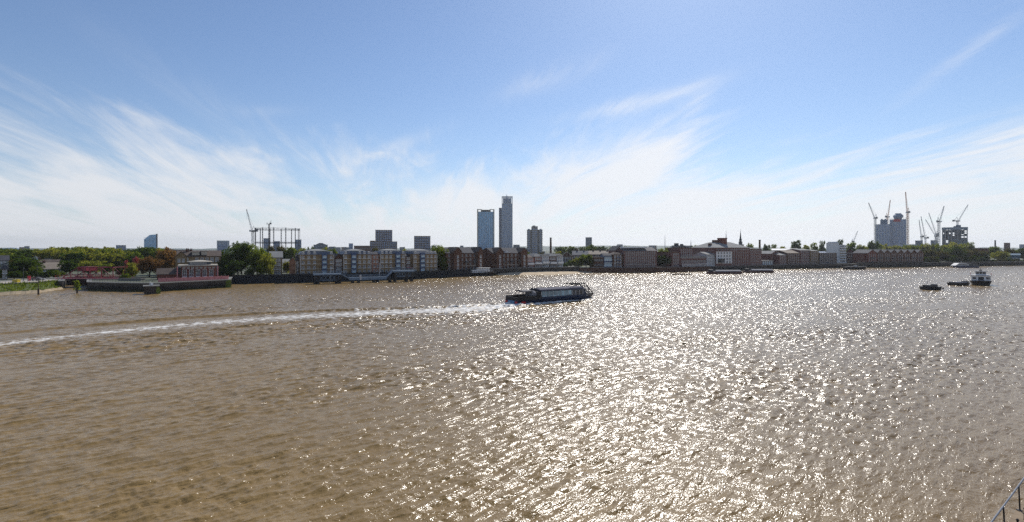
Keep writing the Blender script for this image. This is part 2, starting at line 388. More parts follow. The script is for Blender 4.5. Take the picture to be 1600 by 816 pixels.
    s = N.new('ShaderNodeVectorMath'); s.operation = 'ADD'; lk(nt, a1, s.inputs[0]); lk(nt, a2, s.inputs[1])
    fl = N.new('ShaderNodeVectorMath'); fl.operation = 'MULTIPLY'; lk(nt, s.outputs[0], fl.inputs[0]); fl.inputs[1].default_value = (1,1,0)
    ad = N.new('ShaderNodeVectorMath'); ad.operation = 'ADD'; lk(nt, fl.outputs[0], ad.inputs[0]); 
    # short ripples with narrow crests, lying along the wave fronts
    mr_ = N.new('ShaderNodeMapping'); mr_.vector_type = 'TEXTURE'; mr_.inputs['Rotation'].default_value = (0,0,R(43)); mr_.inputs['Scale'].default_value = (3.2,1,1)
    lk(nt, geo.outputs['Position'], mr_.inputs['Vector'])
    rn = N.new('ShaderNodeTexNoise'); rn.inputs['Scale'].default_value = 1.5; rn.inputs['Detail'].default_value = 3; rn.inputs['Roughness'].default_value = .55; rn.inputs['Distortion'].default_value = .5
    lk(nt, mr_.outputs[0], rn.inputs['Vector'])
    rid = M('SUBTRACT', 1.0, M('ABSOLUTE', M('MULTIPLY_ADD', rn.outputs['Fac'], 5.0, -2.5)))
    bp = N.new('ShaderNodeBump'); bp.inputs['Strength'].default_value = 1.0; bp.inputs['Distance'].default_value = RIPPLE; lk(nt, rid, bp.inputs['Height'])
    lk(nt, bp.outputs[0], ad.inputs[1])
    nn = N.new('ShaderNodeVectorMath'); nn.operation = 'NORMALIZE'; lk(nt, ad.outputs[0], nn.inputs[0])
    lk(nt, nn.outputs[0], b.inputs['Normal'])
    # silt in drifting clouds
    si = N.new('ShaderNodeTexNoise'); si.inputs['Scale'].default_value = .035; si.inputs['Detail'].default_value = 4; lk(nt, geo.outputs['Position'], si.inputs['Vector'])
    mx = N.new('ShaderNodeMix'); mx.data_type = 'RGBA'; lk(nt, si.outputs['Fac'], mx.inputs['Factor'])
    mx.inputs['A'].default_value = (*[k*.85 for k in MUD],1); mx.inputs['B'].default_value = (*[k*1.15 for k in MUD],1)
    fn = noise(.8, 6, .68)
    fm = M('MULTIPLY_ADD', af.outputs['Fac'], 1.35, M('MULTIPLY_ADD', fn.outputs['Fac'], 4.4, -2.95))
    fr = N.new('ShaderNodeMapRange'); lk(nt, fm, fr.inputs[0]); fr.inputs[1].default_value = 0.0; fr.inputs[2].default_value = .75
    fk = M('MULTIPLY', fr.outputs[0], M('GREATER_THAN', af.outputs['Fac'], .04))
    m2 = N.new('ShaderNodeMix'); m2.data_type = 'RGBA'; lk(nt, fk, m2.inputs['Factor']); lk(nt, mx.outputs['Result'], m2.inputs['A']); m2.inputs['B'].default_value = (.78,.76,.71,1)
    lk(nt, m2.outputs['Result'], b.inputs['Base Color'])
    lk(nt, M('MULTIPLY_ADD', fk, .5, WROUGH), b.inputs['Roughness']); b.inputs['IOR'].default_value = 1.333
    me.materials.append(m)
    tag(link('river', me), kind='structure')
MICRO, MISSING, WROUGH = 0.95, 2.0, 0.21
RIPPLE = 0.045
MUD = (.245,.16,.06)
make_river()
# ------------------------------------------------------------------ land and river edges
WALL = [(137,198),(180,194),(245,191),(358,213),(362,233),(490,246),(650,272),(740,303),(800,322),(850,334),(905,346),(1040,352),(1110,371),(1240,416),(1440,457),(1600,492),(1800,540),(2000,600)]
def Yb(px, back=0.0):
    pts = WALL
    if px <= pts[0][0]: return pts[0][1]+back
    for (a, ya), (b, yb) in zip(pts, pts[1:]):
        if a <= px <= b:                      # straight in plan, so interpolate 1/Y
            t = (px-a)/(b-a); return 1/((1-t)/ya+t/yb)+back
    return pts[-1][1]+back
def WP(px, Y): return (X(px, Y), Y)
def make_land():
    edge = [WP(p, y+.6) for p, y in WALL]
    g = MB()
    front = [(-420,178),(-330,182),WP(-60,186),WP(0,187),WP(60,197),WP(97,209),WP(104,232),WP(139,232)] + [WP(137,198.6)] + edge[1:4] + [WP(361,213.6)] + edge[4:]
    farY = 14000.0
    vs = [(x,y,GZ) for x,y in front]; k = len(front)
    # strips from the river edge to the horizon
    ys = [0.0]
    vs += [(x*1.0+(x/y)*(700-y) if y < 700 else x, 700 if y < 700 else y+1, GZ) for x,y in front]
    vs += [((x/y)*farY, farY, GZ) for x,y in front]
    fs = []
    for r in range(2):
        for i in range(k-1): fs.append((r*k+i, r*k+i+1, (r+1)*k+i+1, (r+1)*k+i))
    g.add(vs, fs)
    m, nt, b = nmat('city ground'); N = nt.nodes
    tc = N.new('ShaderNodeTexCoord'); n = N.new('ShaderNodeTexNoise'); n.inputs['Scale'].default_value = .03; n.inputs['Detail'].default_value = 6
    lk(nt, tc.outputs['Object'], n.inputs['Vector']); r = N.new('ShaderNodeValToRGB'); lk(nt, n.outputs['Fac'], r.inputs[0])
    r.color_ramp.elements[0].position = .35; r.color_ramp.elements[0].color = (.05,.075,.025,1); r.color_ramp.elements[1].position = .65; r.color_ramp.elements[1].color = (.11,.105,.08,1)
    lk(nt, r.outputs[0], b.inputs['Base Color']); b.inputs['Roughness'].default_value = .95
    tag(g.build('ground', m), kind='structure')
    # promenade path on the left and its grass bank running down to the water
    p = MB(); pts = [WP(-60,187.5),WP(0,188.5),WP(60,198.5),WP(97,210.5)]
    back = [(x+1,y+26) for x,y in pts]
    p.prism(pts+back[::-1], GZ-.3, GZ+.03); tag(p.build('promenade', gravelm), kind='structure')
    def strip(rows, name, mt):
        g = MB(); k = len(rows[0]); vs = [q for r in rows for q in r]
        g.add(vs, [(r*k+i, r*k+i+1, (r+1)*k+i+1, (r+1)*k+i) for r in range(len(rows)-1) for i in range(k-1)])
        return tag(g.build(name, mt), kind='structure')
    def finer(pts, n=10):
        o = []
        for a, b in zip(pts, pts[1:]):
            for i in range(n): t = i/n; o.append(tuple(a[j]*(1-t)+b[j]*t for j in range(3)))
        o.append(pts[-1]); return o
    rng = random.Random(3)
    def jit(r, s, sz): return [(x+rng.uniform(-s,s), y+rng.uniform(-s,s), z+rng.uniform(-sz,sz)) for x,y,z in r]
    top = finer([(-420,178,GZ),(*WP(-60,187.6),GZ),(*WP(0,188.6),GZ),(*WP(60,198.6),GZ),(*WP(97,210),GZ)])
    low = finer([(-420,168,.9),(*WP(-60,176.5),.9),(*WP(0,179),.9),(*WP(60,187.5),.9),(*WP(98,203.8),.9)])
    wat = finer([(-420,162,-.6),(*WP(-60,173),-.6),(*WP(0,175.6),-.6),(*WP(60,184.3),-.6),(*WP(98,201),-.6)])
    mid = [tuple((a[j]+b[j])/2 for j in range(3)) for a, b in zip(top, low)]
    gm, nt, b = nmat('bank grass'); N = nt.nodes
    tc = N.new('ShaderNodeTexCoord'); n = N.new('ShaderNodeTexNoise'); n.inputs['Scale'].default_value = .5; n.inputs['Detail'].default_value = 6; lk(nt, tc.outputs['Object'], n.inputs['Vector'])
    r = N.new('ShaderNodeValToRGB'); lk(nt, n.outputs['Fac'], r.inputs[0]); r.color_ramp.elements[0].position=.38; r.color_ramp.elements[0].color=(.05,.075,.012,1); r.color_ramp.elements[1].position=.66; r.color_ramp.elements[1].color=(.12,.135,.03,1)
    lk(nt, r.outputs[0], b.inputs['Base Color']); b.inputs['Roughness'].default_value=.95
    gb = strip([jit(low,.5,.1), jit(mid,.4,.15), top], 'grass_bank', gm); gb['kind'] = 'structure'
    strip([jit(wat,.4,.05), jit([(x,y,z+.05) for x,y,z in low],.5,.05)], 'shore', sandm)
    # tufts on the bank
    t = MB()
    for i in range(1900):
        j = rng.randrange(len(top)-1); f = rng.random(); q = rng.random()
        a = Vector(top[j]).lerp(Vector(top[j+1]), q); c_ = Vector(low[j]).lerp(Vector(low[j+1]), q); pz = a.lerp(c_, f)
        h = rng.uniform(.25,.7); w = rng.uniform(.15,.4); an = rng.uniform(0,3.14); dx, dy = w*math.cos(an), w*math.sin(an)
        t.add([(pz.x-dx,pz.y-dy,pz.z-.15),(pz.x+dx,pz.y+dy,pz.z-.15),(pz.x+dx*.2+rng.uniform(-.2,.2),pz.y+dy*.2,pz.z+h)], [(0,1,2)])
    tag(t.build('rough_grass', G_mid), 'rough yellow green grass on the bank below the promenade', 'grass', kind='stuff')
    # sandy beach in the middle
    f = finer([(*WP(755,316),-.5),(*WP(800,310),-.5),(*WP(850,308),-.5),(*WP(890,318),-.5),(*WP(925,344),-.5)])
    bk = finer([(*WP(755,309.5),.5),(*WP(800,322.5),1.3),(*WP(850,334.5),1.5),(*WP(890,343),1.1),(*WP(925,347),.4)])
    md = [tuple((a[j]*.45+b[j]*.55)+(.25 if j==2 else 0) for j in range(3)) for a, b in zip(f, bk)]
    strip([jit(f,.5,.06), jit(md,.5,.12), bk], 'beach', mat('dry beach sand', (.55,.43,.28), .95, .12, .25))
make_land()

def wall_run(name, label, pts, ztop, mt, cap=None, thick=1.2, group=None, ribs=0, cat='wall', zb=-2.0):
    """river wall along plan points"""
    t = thing(name, label, cat, (pts[0][0], pts[0][1], 0), group=group)
    o = Vector(pts[0]); P = [Vector(p)-o for p in pts]
    nrm = []
    for i in range(len(P)):
        a = P[max(0,i-1)]; b = P[min(len(P)-1,i+1)]; d = (b-a).normalized(); nrm.append(Vector((-d.y,d.x)))
    w = MB()
    poly = [tuple(p) for p in P] + [tuple(p+n*thick) for p, n in list(zip(P,nrm))[::-1]]
    w.prism(poly, zb, ztop)
    if ribs:
        for a, b in zip(P, P[1:]):
            L = (b-a).length; d = (b-a)/L; n = Vector((-d.y,d.x)); k = int(L/ribs)
            for i in range(k):
                q = a+d*(i+.5)*L/k; e = d*.28
                pq = [q-e-n*.3, q+e-n*.3, q+e+n*.01, q-e+n*.01]
                w.prism([tuple(v) for v in pq], zb, ztop-.35)
    w.build('wall_face', mt, t)
    if cap:
        c_ = MB(); poly = [tuple(p-n*.35) for p, n in zip(P,nrm)] + [tuple(p+n*(thick+.25)) for p, n in list(zip(P,nrm))[::-1]]
        c_.prism(poly, ztop+.004, ztop+.32); c_.build('coping', cap, t)
    return t
wp = lambda *l: [WP(p, Yb(p)) for p in l]
wall_run('quay_wall', 'dark stained quay wall with pale coping below the pink pub fence', [WP(137,228),WP(137,198),WP(180,194),WP(245,191),WP(358,213),WP(362,232)], 2.95, wallstone, coping)
wall_run('lock_wall', 'dark concrete wall beside the grass bank under the red bridge', [WP(98,203),WP(104,231)], 3.1, wallstone, coping)
wall_run('lock_gate', 'black gate closing the inlet beneath the red bridge', [WP(104,225.5),WP(138,225.5)], 2.6, wood, None, .8, ribs=2.2, cat='gate')
wall_run('piled_wall', 'long dark steel piled river wall below the tan brick flats', wp(362,420,490,570,650,700,740), 3.75, sheetpile, black, ribs=1.1)
wall_run('beach_wall', 'dark river wall behind the sandy beach', wp(740,770,800,850,905), 3.7, wallstone, coping)
wall_run('brick_river_wall', 'dark river wall at the foot of the big plum brick warehouse', wp(905,970,1040,1110), 3.2, brown, coping)
wall_run('stone_river_wall', 'dark river wall running below the white fronted warehouse and the white tower block', wp(1110,1180,1240,1340), 3.1, wallstone, coping)
wall_run('tall_river_wall', 'tall black river wall below the zigzag roofed houses', wp(1340,1400,1443), 4.3, wallstone, black)
wall_run('park_river_wall', 'dark river wall below the riverside trees on the far right', wp(1443,1520,1600,1800,2000), 3.6, wallstone, coping)

# ------------------------------------------------------------------ trees
def crown_mesh(seed, clumps, leaves, lsz, tall=1.0, lean=0.0):
    rng = random.Random(seed); g = MB(); cs = []
    lobes = [(rng.uniform(-.24,.24), rng.uniform(-.24,.24), rng.uniform(.36,.72), rng.uniform(.2,.32)) for _ in range(6)] + [(0,0,.6,.36)]
    for i in range(clumps):
        lx, ly, lz, lr = rng.choice(lobes)
        u = rng.uniform(-1,1); a = rng.uniform(0,2*math.pi); q = math.sqrt(1-u*u); rr = lr*rng.uniform(.45,1.08)
        c_ = Vector((lx+rr*q*math.cos(a)+lean*u*.2, ly+rr*q*math.sin(a), min(.95,max(.10,lz+rr*u*1.1*tall)))); cs.append((c_, rng.uniform(.07,.13)))
    for c_, cr in cs:
        for j in range(leaves):
            d = Vector((rng.gauss(0,1), rng.gauss(0,1), rng.gauss(0,1))).normalized()
            p = c_+d*cr*rng.uniform(.45,1.05)*Vector((1,1,.8)).length/1.62
            n = (d+Vector((rng.gauss(0,.6),rng.gauss(0,.6),rng.gauss(.3,.6)))).normalized()
            u = n.orthogonal().normalized(); w = n.cross(u); s = lsz*rng.uniform(.6,1.3)
            u2 = u*math.cos(j)+w*math.sin(j); w2 = n.cross(u2)
            g.add([p+u2*s, p+w2*s*.6, p-u2*s, p-w2*s*.6], [(0,1,2,3)])
    return g
def trunk_mesh(seed):
    rng = random.Random(seed); g = MB()
    p = Vector((0,0,-.02)); r = .024
    pts = [(p, r)]
    for i in range(4):
        p = p+Vector((rng.uniform(-.012,.012), rng.uniform(-.012,.012), .09)); r *= .86; pts.append((p, r))
    for (a, ra), (b, rb) in zip(pts, pts[1:]): g.tube(a, b, ra, 0, 7, rb)
    for i in range(7):
        s, rs = pts[rng.randrange(1,len(pts))]; a = i*0.9+rng.uniform(0,.5)
        e = s+Vector((math.cos(a)*rng.uniform(.14,.3), math.sin(a)*rng.uniform(.14,.3), rng.uniform(.2,.42))); md = s.lerp(e,.5)+Vector((0,0,.04))
        g.tube(s, md, rs*.55, 0, 5, rs*.38); g.tube(md, e, rs*.38, 0, 5, rs*.12)
    return g
CR = [crown_mesh(100+i, 90+5*(i%3), 32, .042) for i in range(6)]
CRB = [crown_mesh(300+i, 190, 36, .029) for i in range(4)]         # denser, for the big near trees
TR = [trunk_mesh(200+i) for i in range(4)]
CM = {}; TMM = [t.mesh('trunk', barkm) for t in TR]
def crown_for(i, mt, big):
    key = (i, mt.name, big)
    if key not in CM: CM[key] = (CRB if big else CR)[i].mesh('crown', mt)
    return CM[key]
trng = random.Random(21)
def tree(px, Y, topy, wpx, mt, label, group=None, big=False, name='tree', cat='tree', z0=GZ, sink=0.0):
    zt = Zat(topy, Y); w = wpx*Y/F*(1.25 if big else 1.12); h = (zt-z0)/.965
    t = thing(name, label, cat, (X(px,Y), Y, z0), trng.uniform(0,6.28), group)
    c_ = link('crown', crown_for(trng.randrange(4 if big else 6), mt, big), t); k = link('trunk', trng.choice(TMM), t)
    s = trng.uniform(.94,1.06)
    for o in (c_, k): o.scale = (w*s, w/s, h+sink)
    for o in (c_, k): o.location = (0,0,-sink)
    return t
def bush(px, Y, topy, wpx, mt, label, group=None, z0=GZ, name='bush'):
    h = Zat(topy,Y)-z0
    t = thing(name, label, 'bush', (X(px,Y), Y, z0), trng.uniform(0,6.28), group); w = wpx*Y/F*1.05
    c_ = link('crown', crown_for(trng.randrange(6), mt, False), t); c_.scale = (w,w,h*1.28); c_.location = (0,0,-.22*h)
    return t
# left belt
BELT = 'green trees of the belt behind the red bridge'
for (Y, step, x0, x1, ty, wd) in ((420,10,-60,262,388.6,22),(345,13,-70,250,390.2,28),(300,15,-60,215,395,30)):
    px = x0
    while px < x1:
        k = math.sin(px*.045)*1.6+math.sin(px*.13+1)*1.2
        mt = trng.choice([G_mid,G_mid,G_yel,G_dark] if Y > 310 else [G_mid,G_yel,G_yel,G_dark])
        if 118 < px < 180: mt = trng.choice([G_yel,G_yel,G_mid]); k -= 1.2
        if not (Y == 300 and (40 < px < 104)):
            tree(px, Y+trng.uniform(-8,8), ty+k+trng.uniform(-1.2,1.2), wd*trng.uniform(.85,1.2), mt, 'green tree in the dense belt behind the red bridge', BELT)
        px += step*trng.uniform(.8,1.25)
tree(40,232,404,40,G_dark,'large dark tree by the promenade lamp posts, with reddish tints on top', big=True)
tree(28,236,408,26,G_cop,'russet leaved tree crowding the dark promenade tree')
tree(58,228,417,20,G_mid,'low green tree beside the dark promenade tree, nearest the houses')
tree(22,216,424,22,G_dark,'low dark bushy tree behind the promenade fence')
tree(109,246,406,24,G_dark,'near black tree between the brown roofed houses and the red bridge')
tree(84,240,421,16,G_dark,'small dark tree in front of the brown roofed houses')
tree(96,236,424,12,G_mid,'little green tree at the foot of the near black tree')
tree(150,262,407,34,G_yel,'bright yellow green tree rising over the red bridge', big=True)
tree(168,255,412,20,G_mid,'green tree at the pub end of the red bridge')
tree(187,226,415,20,G_oli,'olive tree between the red bridge and the quay bushes')
tree(206,224,412,24,G_yel,'leafy yellow green tree on the quay in front of the copper trees')
bush(196,214,428,16,G_mid,'rounded green bush on the quay below the yellow green tree')
tree(233,232,402,35,G_cop,'rounded copper brown tree on the quay, the shorter of two', big=True)
tree(259,252,388,40,G_cop,'tall copper brown tree beside the tan pub building', big=True)
tree(213,262,402,11,leafmat('pink blossom',(.30,.05,.08),(.40,.10,.12),.3),'small tree in pink blossom behind the copper tree')
tree(197,252,408,8,MATS['pink blossom'],'sparse pink tinged tree left of the pink blossom')
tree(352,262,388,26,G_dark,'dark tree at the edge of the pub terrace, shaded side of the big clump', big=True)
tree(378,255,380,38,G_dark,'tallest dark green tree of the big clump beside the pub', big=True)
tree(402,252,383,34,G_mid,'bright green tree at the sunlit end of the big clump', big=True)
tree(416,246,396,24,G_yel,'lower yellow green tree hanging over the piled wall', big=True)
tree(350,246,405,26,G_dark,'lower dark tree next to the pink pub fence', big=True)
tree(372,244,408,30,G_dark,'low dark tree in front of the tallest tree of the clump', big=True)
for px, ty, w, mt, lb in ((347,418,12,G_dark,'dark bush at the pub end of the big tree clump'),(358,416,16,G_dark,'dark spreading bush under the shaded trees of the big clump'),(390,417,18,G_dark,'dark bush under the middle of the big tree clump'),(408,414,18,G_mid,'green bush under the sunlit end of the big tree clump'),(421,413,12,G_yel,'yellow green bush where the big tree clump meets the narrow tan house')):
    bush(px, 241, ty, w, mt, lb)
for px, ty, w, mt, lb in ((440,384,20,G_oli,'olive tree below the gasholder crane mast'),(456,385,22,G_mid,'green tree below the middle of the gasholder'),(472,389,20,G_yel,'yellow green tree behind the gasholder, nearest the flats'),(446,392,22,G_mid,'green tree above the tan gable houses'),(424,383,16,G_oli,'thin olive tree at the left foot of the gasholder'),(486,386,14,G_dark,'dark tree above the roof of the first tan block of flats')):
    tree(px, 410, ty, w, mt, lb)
tree(447,262,408,12,G_yel,'small yellow green tree between the tan house and the orange gable')
for px, ty in ((508,388),(520,389),(587,386),(634,390),(556,389)):
    tree(px, 380, ty, 16, trng.choice([G_mid,G_oli,G_yel]), 'tree top showing over the roofs of the tan flats', 'trees behind the tan flats')
tree(686,296,383,30,G_mid,'big green tree between the last tan block and the dark brick flats', big=True)
tree(692,300,396,20,G_yel,'lower yellow green tree pressed against the dark brick flats')
bush(695,291,412,12,G_dark,'dark bush at the foot of the tree beside the dark brick flats')
tree(758,345,392,18,G_mid,'green tree between the two dark brick blocks of flats')
tree(768,350,394,10,G_oli,'narrow olive tree beside the second dark brick block')
for px, ty, w, mt, lb in ((824,394,12,G_mid,'green tree rising behind the pink terraced house'),(846,395,12,G_oli,'olive tree behind the white terraced house'),(856,396,10,G_dark,'dark tree between two hipped roofs of the terrace'),(872,394,14,G_yel,'yellow tree behind the last house of the terrace')):
    tree(px, 400, ty, w, mt, lb)
tree(892,356,407,16,G_mid,'low green tree behind the beach end of the river wall')
tree(902,354,402,18,G_yel,'yellow green tree in the riverside garden')
tree(916,353,398,22,G_mid,'tallest bushy tree of the riverside garden', big=True)
tree(923,352,406,12,G_oli,'olive tree against the low brown shed in the garden')
bush(884,350,412,14,G_dark,'dark hedge like bush on the river wall by the beach')
bush(902,350,411,14,G_dark,'dark bush below the yellow green garden tree')
for i in range(13):
    px = 872+i*9; tree(px, 620, 386+trng.uniform(-1.2,1.4), 15, trng.choice([G_mid,G_oli,G_dark]), 'distant tree on the low wooded rise behind the terrace', 'trees on the wooded rise')
tree(926,470,384,20,G_dark,'dark spreading tree beside the lone grey tower block')
tree(960,470,386,14,G_dark,'dark tree behind the gable of the plum warehouse')
for px, Y, ty, w, mt, lb in ((1034,372,388,22,G_mid,'green tree beside the end wall of the plum warehouse'),(1043,378,392,20,G_yel,'yellow green tree in the gap after the plum warehouse'),(1037,362,399,22,G_dark,'darker low tree behind the river wall in the gap'),(1048,366,402,16,G_mid,'small green tree next to the grey topped building')):
    tree(px, Y, ty, w, mt, lb, big=True)
for px, ty, w, mt, lb in ((1089,385,18,G_mid,'green tree over the roof of the low balustraded building'),(1103,386,14,G_dark,'dark tree behind the low grey building'),(1112,384,16,G_yel,'yellow green tree nearest the white roofed warehouse')):
    tree(px, 430, ty, w, mt, lb)
for px, Y, ty, w, mt, lb in ((1173,560,381,13,G_mid,'small round tree on the skyline beside the church spire'),(1196,480,383,14,G_dark,'dark round tree right of the slim smokestack'),(1209,640,383,15,G_mid,'green tree on the skyline above the white roof line'),(1222,640,384,14,G_yel,'yellowish tree on the skyline above the white roof line'),(1243,620,377,19,G_dark,'tall round dark tree standing up from the skyline'),(1262,640,384,16,G_yel,'yellow green tree on the skyline left of the white block'),(1271,600,381,15,G_mid,'green tree on the skyline behind the brick gables'),(1285,560,378,13,G_dark,'dark tree touching the left side of the white block'),(1313,600,376,15,G_dark,'dark tree looking over the roof of the white block'),(1330,600,379,20,G_mid,'green tree right of the white block'),(1346,600,383,18,G_yel,'yellow green tree below the faint far crane'),(1196,432,395,16,G_dark,'dark tree among the houses right of the warehouse')):
    tree(px, Y, ty, w, mt, lb)
for i in range(16):
    px = 1352+i*6.2; tree(px, 640+trng.uniform(-25,25), 383.5+trng.uniform(-1.6,1.2), 13, trng.choice([G_yel,G_yel,G_mid]), 'yellow green tree in the belt below the building site', 'trees below the building site')
tree(1365,600,376.5,17,G_dark,'dark round tree at the foot of the left building site tower')
tree(1351,462,396,12,G_mid,'green tree between the brick house and the zigzag roofs')
tree(1353,466,402,12,G_dark,'dark tree at the end of the zigzag roofed terrace')
for i in range(14):
    px = 1444+i*5.6; tree(px, 640+trng.uniform(-25,25), 382.5+trng.uniform(-1.5,1.4)-(1.5 if px > 1480 else 0), 13, trng.choice([G_yel,G_mid,G_yel]), 'yellow green tree in the belt below the open concrete frame', 'trees below the concrete frame')
for px, Y, ty, w, mt, lb in ((1452,482,391,20,G_oli,'olive brown tree next to the end of the zigzag roofs'),(1466,486,392,22,G_oli,'broad brownish tree standing over the left of the riverside lawn'),(1478,484,396,16,G_oli,'low olive tree above the patch of bright lawn'),(1491,488,386,22,G_dark,'darkest tree in the riverside park, very dense'),(1508,492,391,22,G_oli,'wide olive tree right of the darkest park tree'),(1524,494,390,24,G_oli,'olive tree behind the pale moored ferry'),(1535,494,394,16,G_dark,'dark tree left of the brown shed'),(1560,520,393,20,G_yel,'yellow green tree right of the brown shed'),(1553,560,386,18,G_mid,'green tree at the foot of the far right chimney'),(1575,540,388,18,G_oli,'olive tree in front of the brown square block'),(1588,540,391,18,G_mid,'green tree above the blue sided shed'),(1600,540,388,20,G_dark,'dark tree at the right edge of the skyline'),(1618,545,387,22,G_mid,'green tree beyond the right edge of the shed')):
    tree(px, Y, ty, w, mt, lb, big=True)

UG = 'undergrowth bushes along the right bank'
for i in range(17):
    px = 1447+i*5.8
    if 1466 < px < 1478: continue
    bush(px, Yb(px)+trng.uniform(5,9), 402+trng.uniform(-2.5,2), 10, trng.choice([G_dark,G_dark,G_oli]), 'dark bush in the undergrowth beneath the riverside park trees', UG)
for i in range(9):
    px = 1550+i*6.5; bush(px, Yb(px)+trng.uniform(4,8), 405+trng.uniform(-1.5,1.5), 9, trng.choice([G_dark,G_oli]), 'low bush on the far right bank near the parked cars', 'bushes on the far right bank')
for i in range(8):
    px = 4+i*12; bush(px, 226+trng.uniform(-3,6), 425+trng.uniform(-3,2), 14, trng.choice([G_dark,G_dark,G_mid]), 'dark hedge like bush at the back of the left promenade', 'bushes behind the left promenade')
# ------------------------------------------------------------------ building kit
def face_on(px0, px1, Y):
    """ends of a front square to the line of sight, centred at depth Y"""
    kc = (px0+px1-1600)/2/F; d = Vector((1,-kc)).normalized(); C = Vector((kc*Y, Y)); o = []
    for p in (px0, px1):
        k = (p-800)/F; s = (k*C.y-C.x)/(d.x-k*d.y); o.append(C+d*s)
    return o
WM = {}
def window_mesh(w, h, frame=white, pane=glass, bars=1, arch=False, sill=True):
    key = (round(w,2), round(h,2), frame.name, pane.name, bars, arch, sill)
    if key in WM: return WM[key]
    g = MB(); f = min(.09, w*.085)
    g.box(-w/2,w/2,-.02,.05,-h/2,h/2,1)
    g.box(-w/2,-w/2+f,-.09,.0,-h/2,h/2,0); g.box(w/2-f,w/2,-.09,.0,-h/2,h/2,0)
    g.box(-w/2+f,w/2-f,-.088,.0,h/2-f,h/2,0); g.box(-w/2+f,w/2-f,-.088,.0,-h/2,-h/2+f,0)
    for i in range(bars):
        x = -w/2+(i+1)*w/(bars+1); g.box(x-.03,x+.03,-.07,-.001,-h/2+f,h/2-f,0)
    g.box(-w/2+f,w/2-f,-.068,-.002,-.03,.03,0)
    if sill: g.box(-w/2-.12,w/2+.12,-.16,.0,-h/2-.16,-h/2-.003,0)
    if arch: g.extr_y([(-w/2,h/2+.003),(w/2,h/2+.003),(w*.36,h/2+w*.22),(0,h/2+w*.32),(-w*.36,h/2+w*.22)],-.07,.0,0)
    WM[key] = g.mesh('window', [frame, pane]); return WM[key]
def roof_geom(g, kind, L, D, z, h, ov=.35, m=0, n=1):
    if kind == 'hip':
        i = min(D, L)*.42; x0,x1,y0,y1 = -ov,L+ov,-ov,D+ov
        xi0, xi1, yi0, yi1 = (x0+i, x1-i, y0+i, y1-i) if L >= D else (x0+i,x1-i,y0+i,y1-i)
        if yi1 < yi0: yi0 = yi1 = D/2
        if xi1 < xi0: xi0 = xi1 = L/2
        g.box(x0,x1,y0,y1,z,z+.25,m)
        b = z+.254
        g.add([(x0,y0,b),(x1,y0,b),(x1,y1,b),(x0,y1,b),(xi0,yi0,b+h),(xi1,yi0,b+h),(xi1,yi1,b+h),(xi0,yi1,b+h)],
              [(3,2,1,0),(4,5,6,7),(0,1,5,4),(1,2,6,5),(2,3,7,6),(3,0,4,7)], m)
    elif kind == 'gx':       # ridge along the front
        t = .25
        g.extr_x([(-ov,z-.05),(D/2,z+h),(D+ov,z-.05),(D+ov,z+t-.05),(D/2,z+h+t),(-ov,z+t-.05)], -ov, L+ov, m)
    elif kind == 'gy':       # n gables facing the river
        w = L/n; t = .25
        for k in range(n):
            a = k*w
            g.extr_y([(a-(ov if k==0 else -.01),z-.05),(a+w/2,z+h),(a+w+(ov if k==n-1 else -.01),z-.05),(a+w+(ov if k==n-1 else -.01),z+t-.05),(a+w/2,z+h+t),(a-(ov if k==0 else -.01),z+t-.05)], -ov, D+ov, m)
    elif kind == 'flat':
        g.box(-.2,L+.2,-.2,D+.2,z,z+.45,m)
        g.box(.6,L-.6,.6,D-.6,z+.452,z+.5,m)
    elif kind == 'mansard':
        g.box(-.3,L+.3,-.3,D+.3,z,z+.25,m); i = .9; b = z+.254
        g.add([(0,0,b),(L,0,b),(L,D,b),(0,D,b),(i,i,b+h),(L-i,i,b+h),(L-i,D-i,b+h),(i,D-i,b+h)],
              [(3,2,1,0),(4,5,6,7),(0,1,5,4),(1,2,6,5),(2,3,7,6),(3,0,4,7)], m)
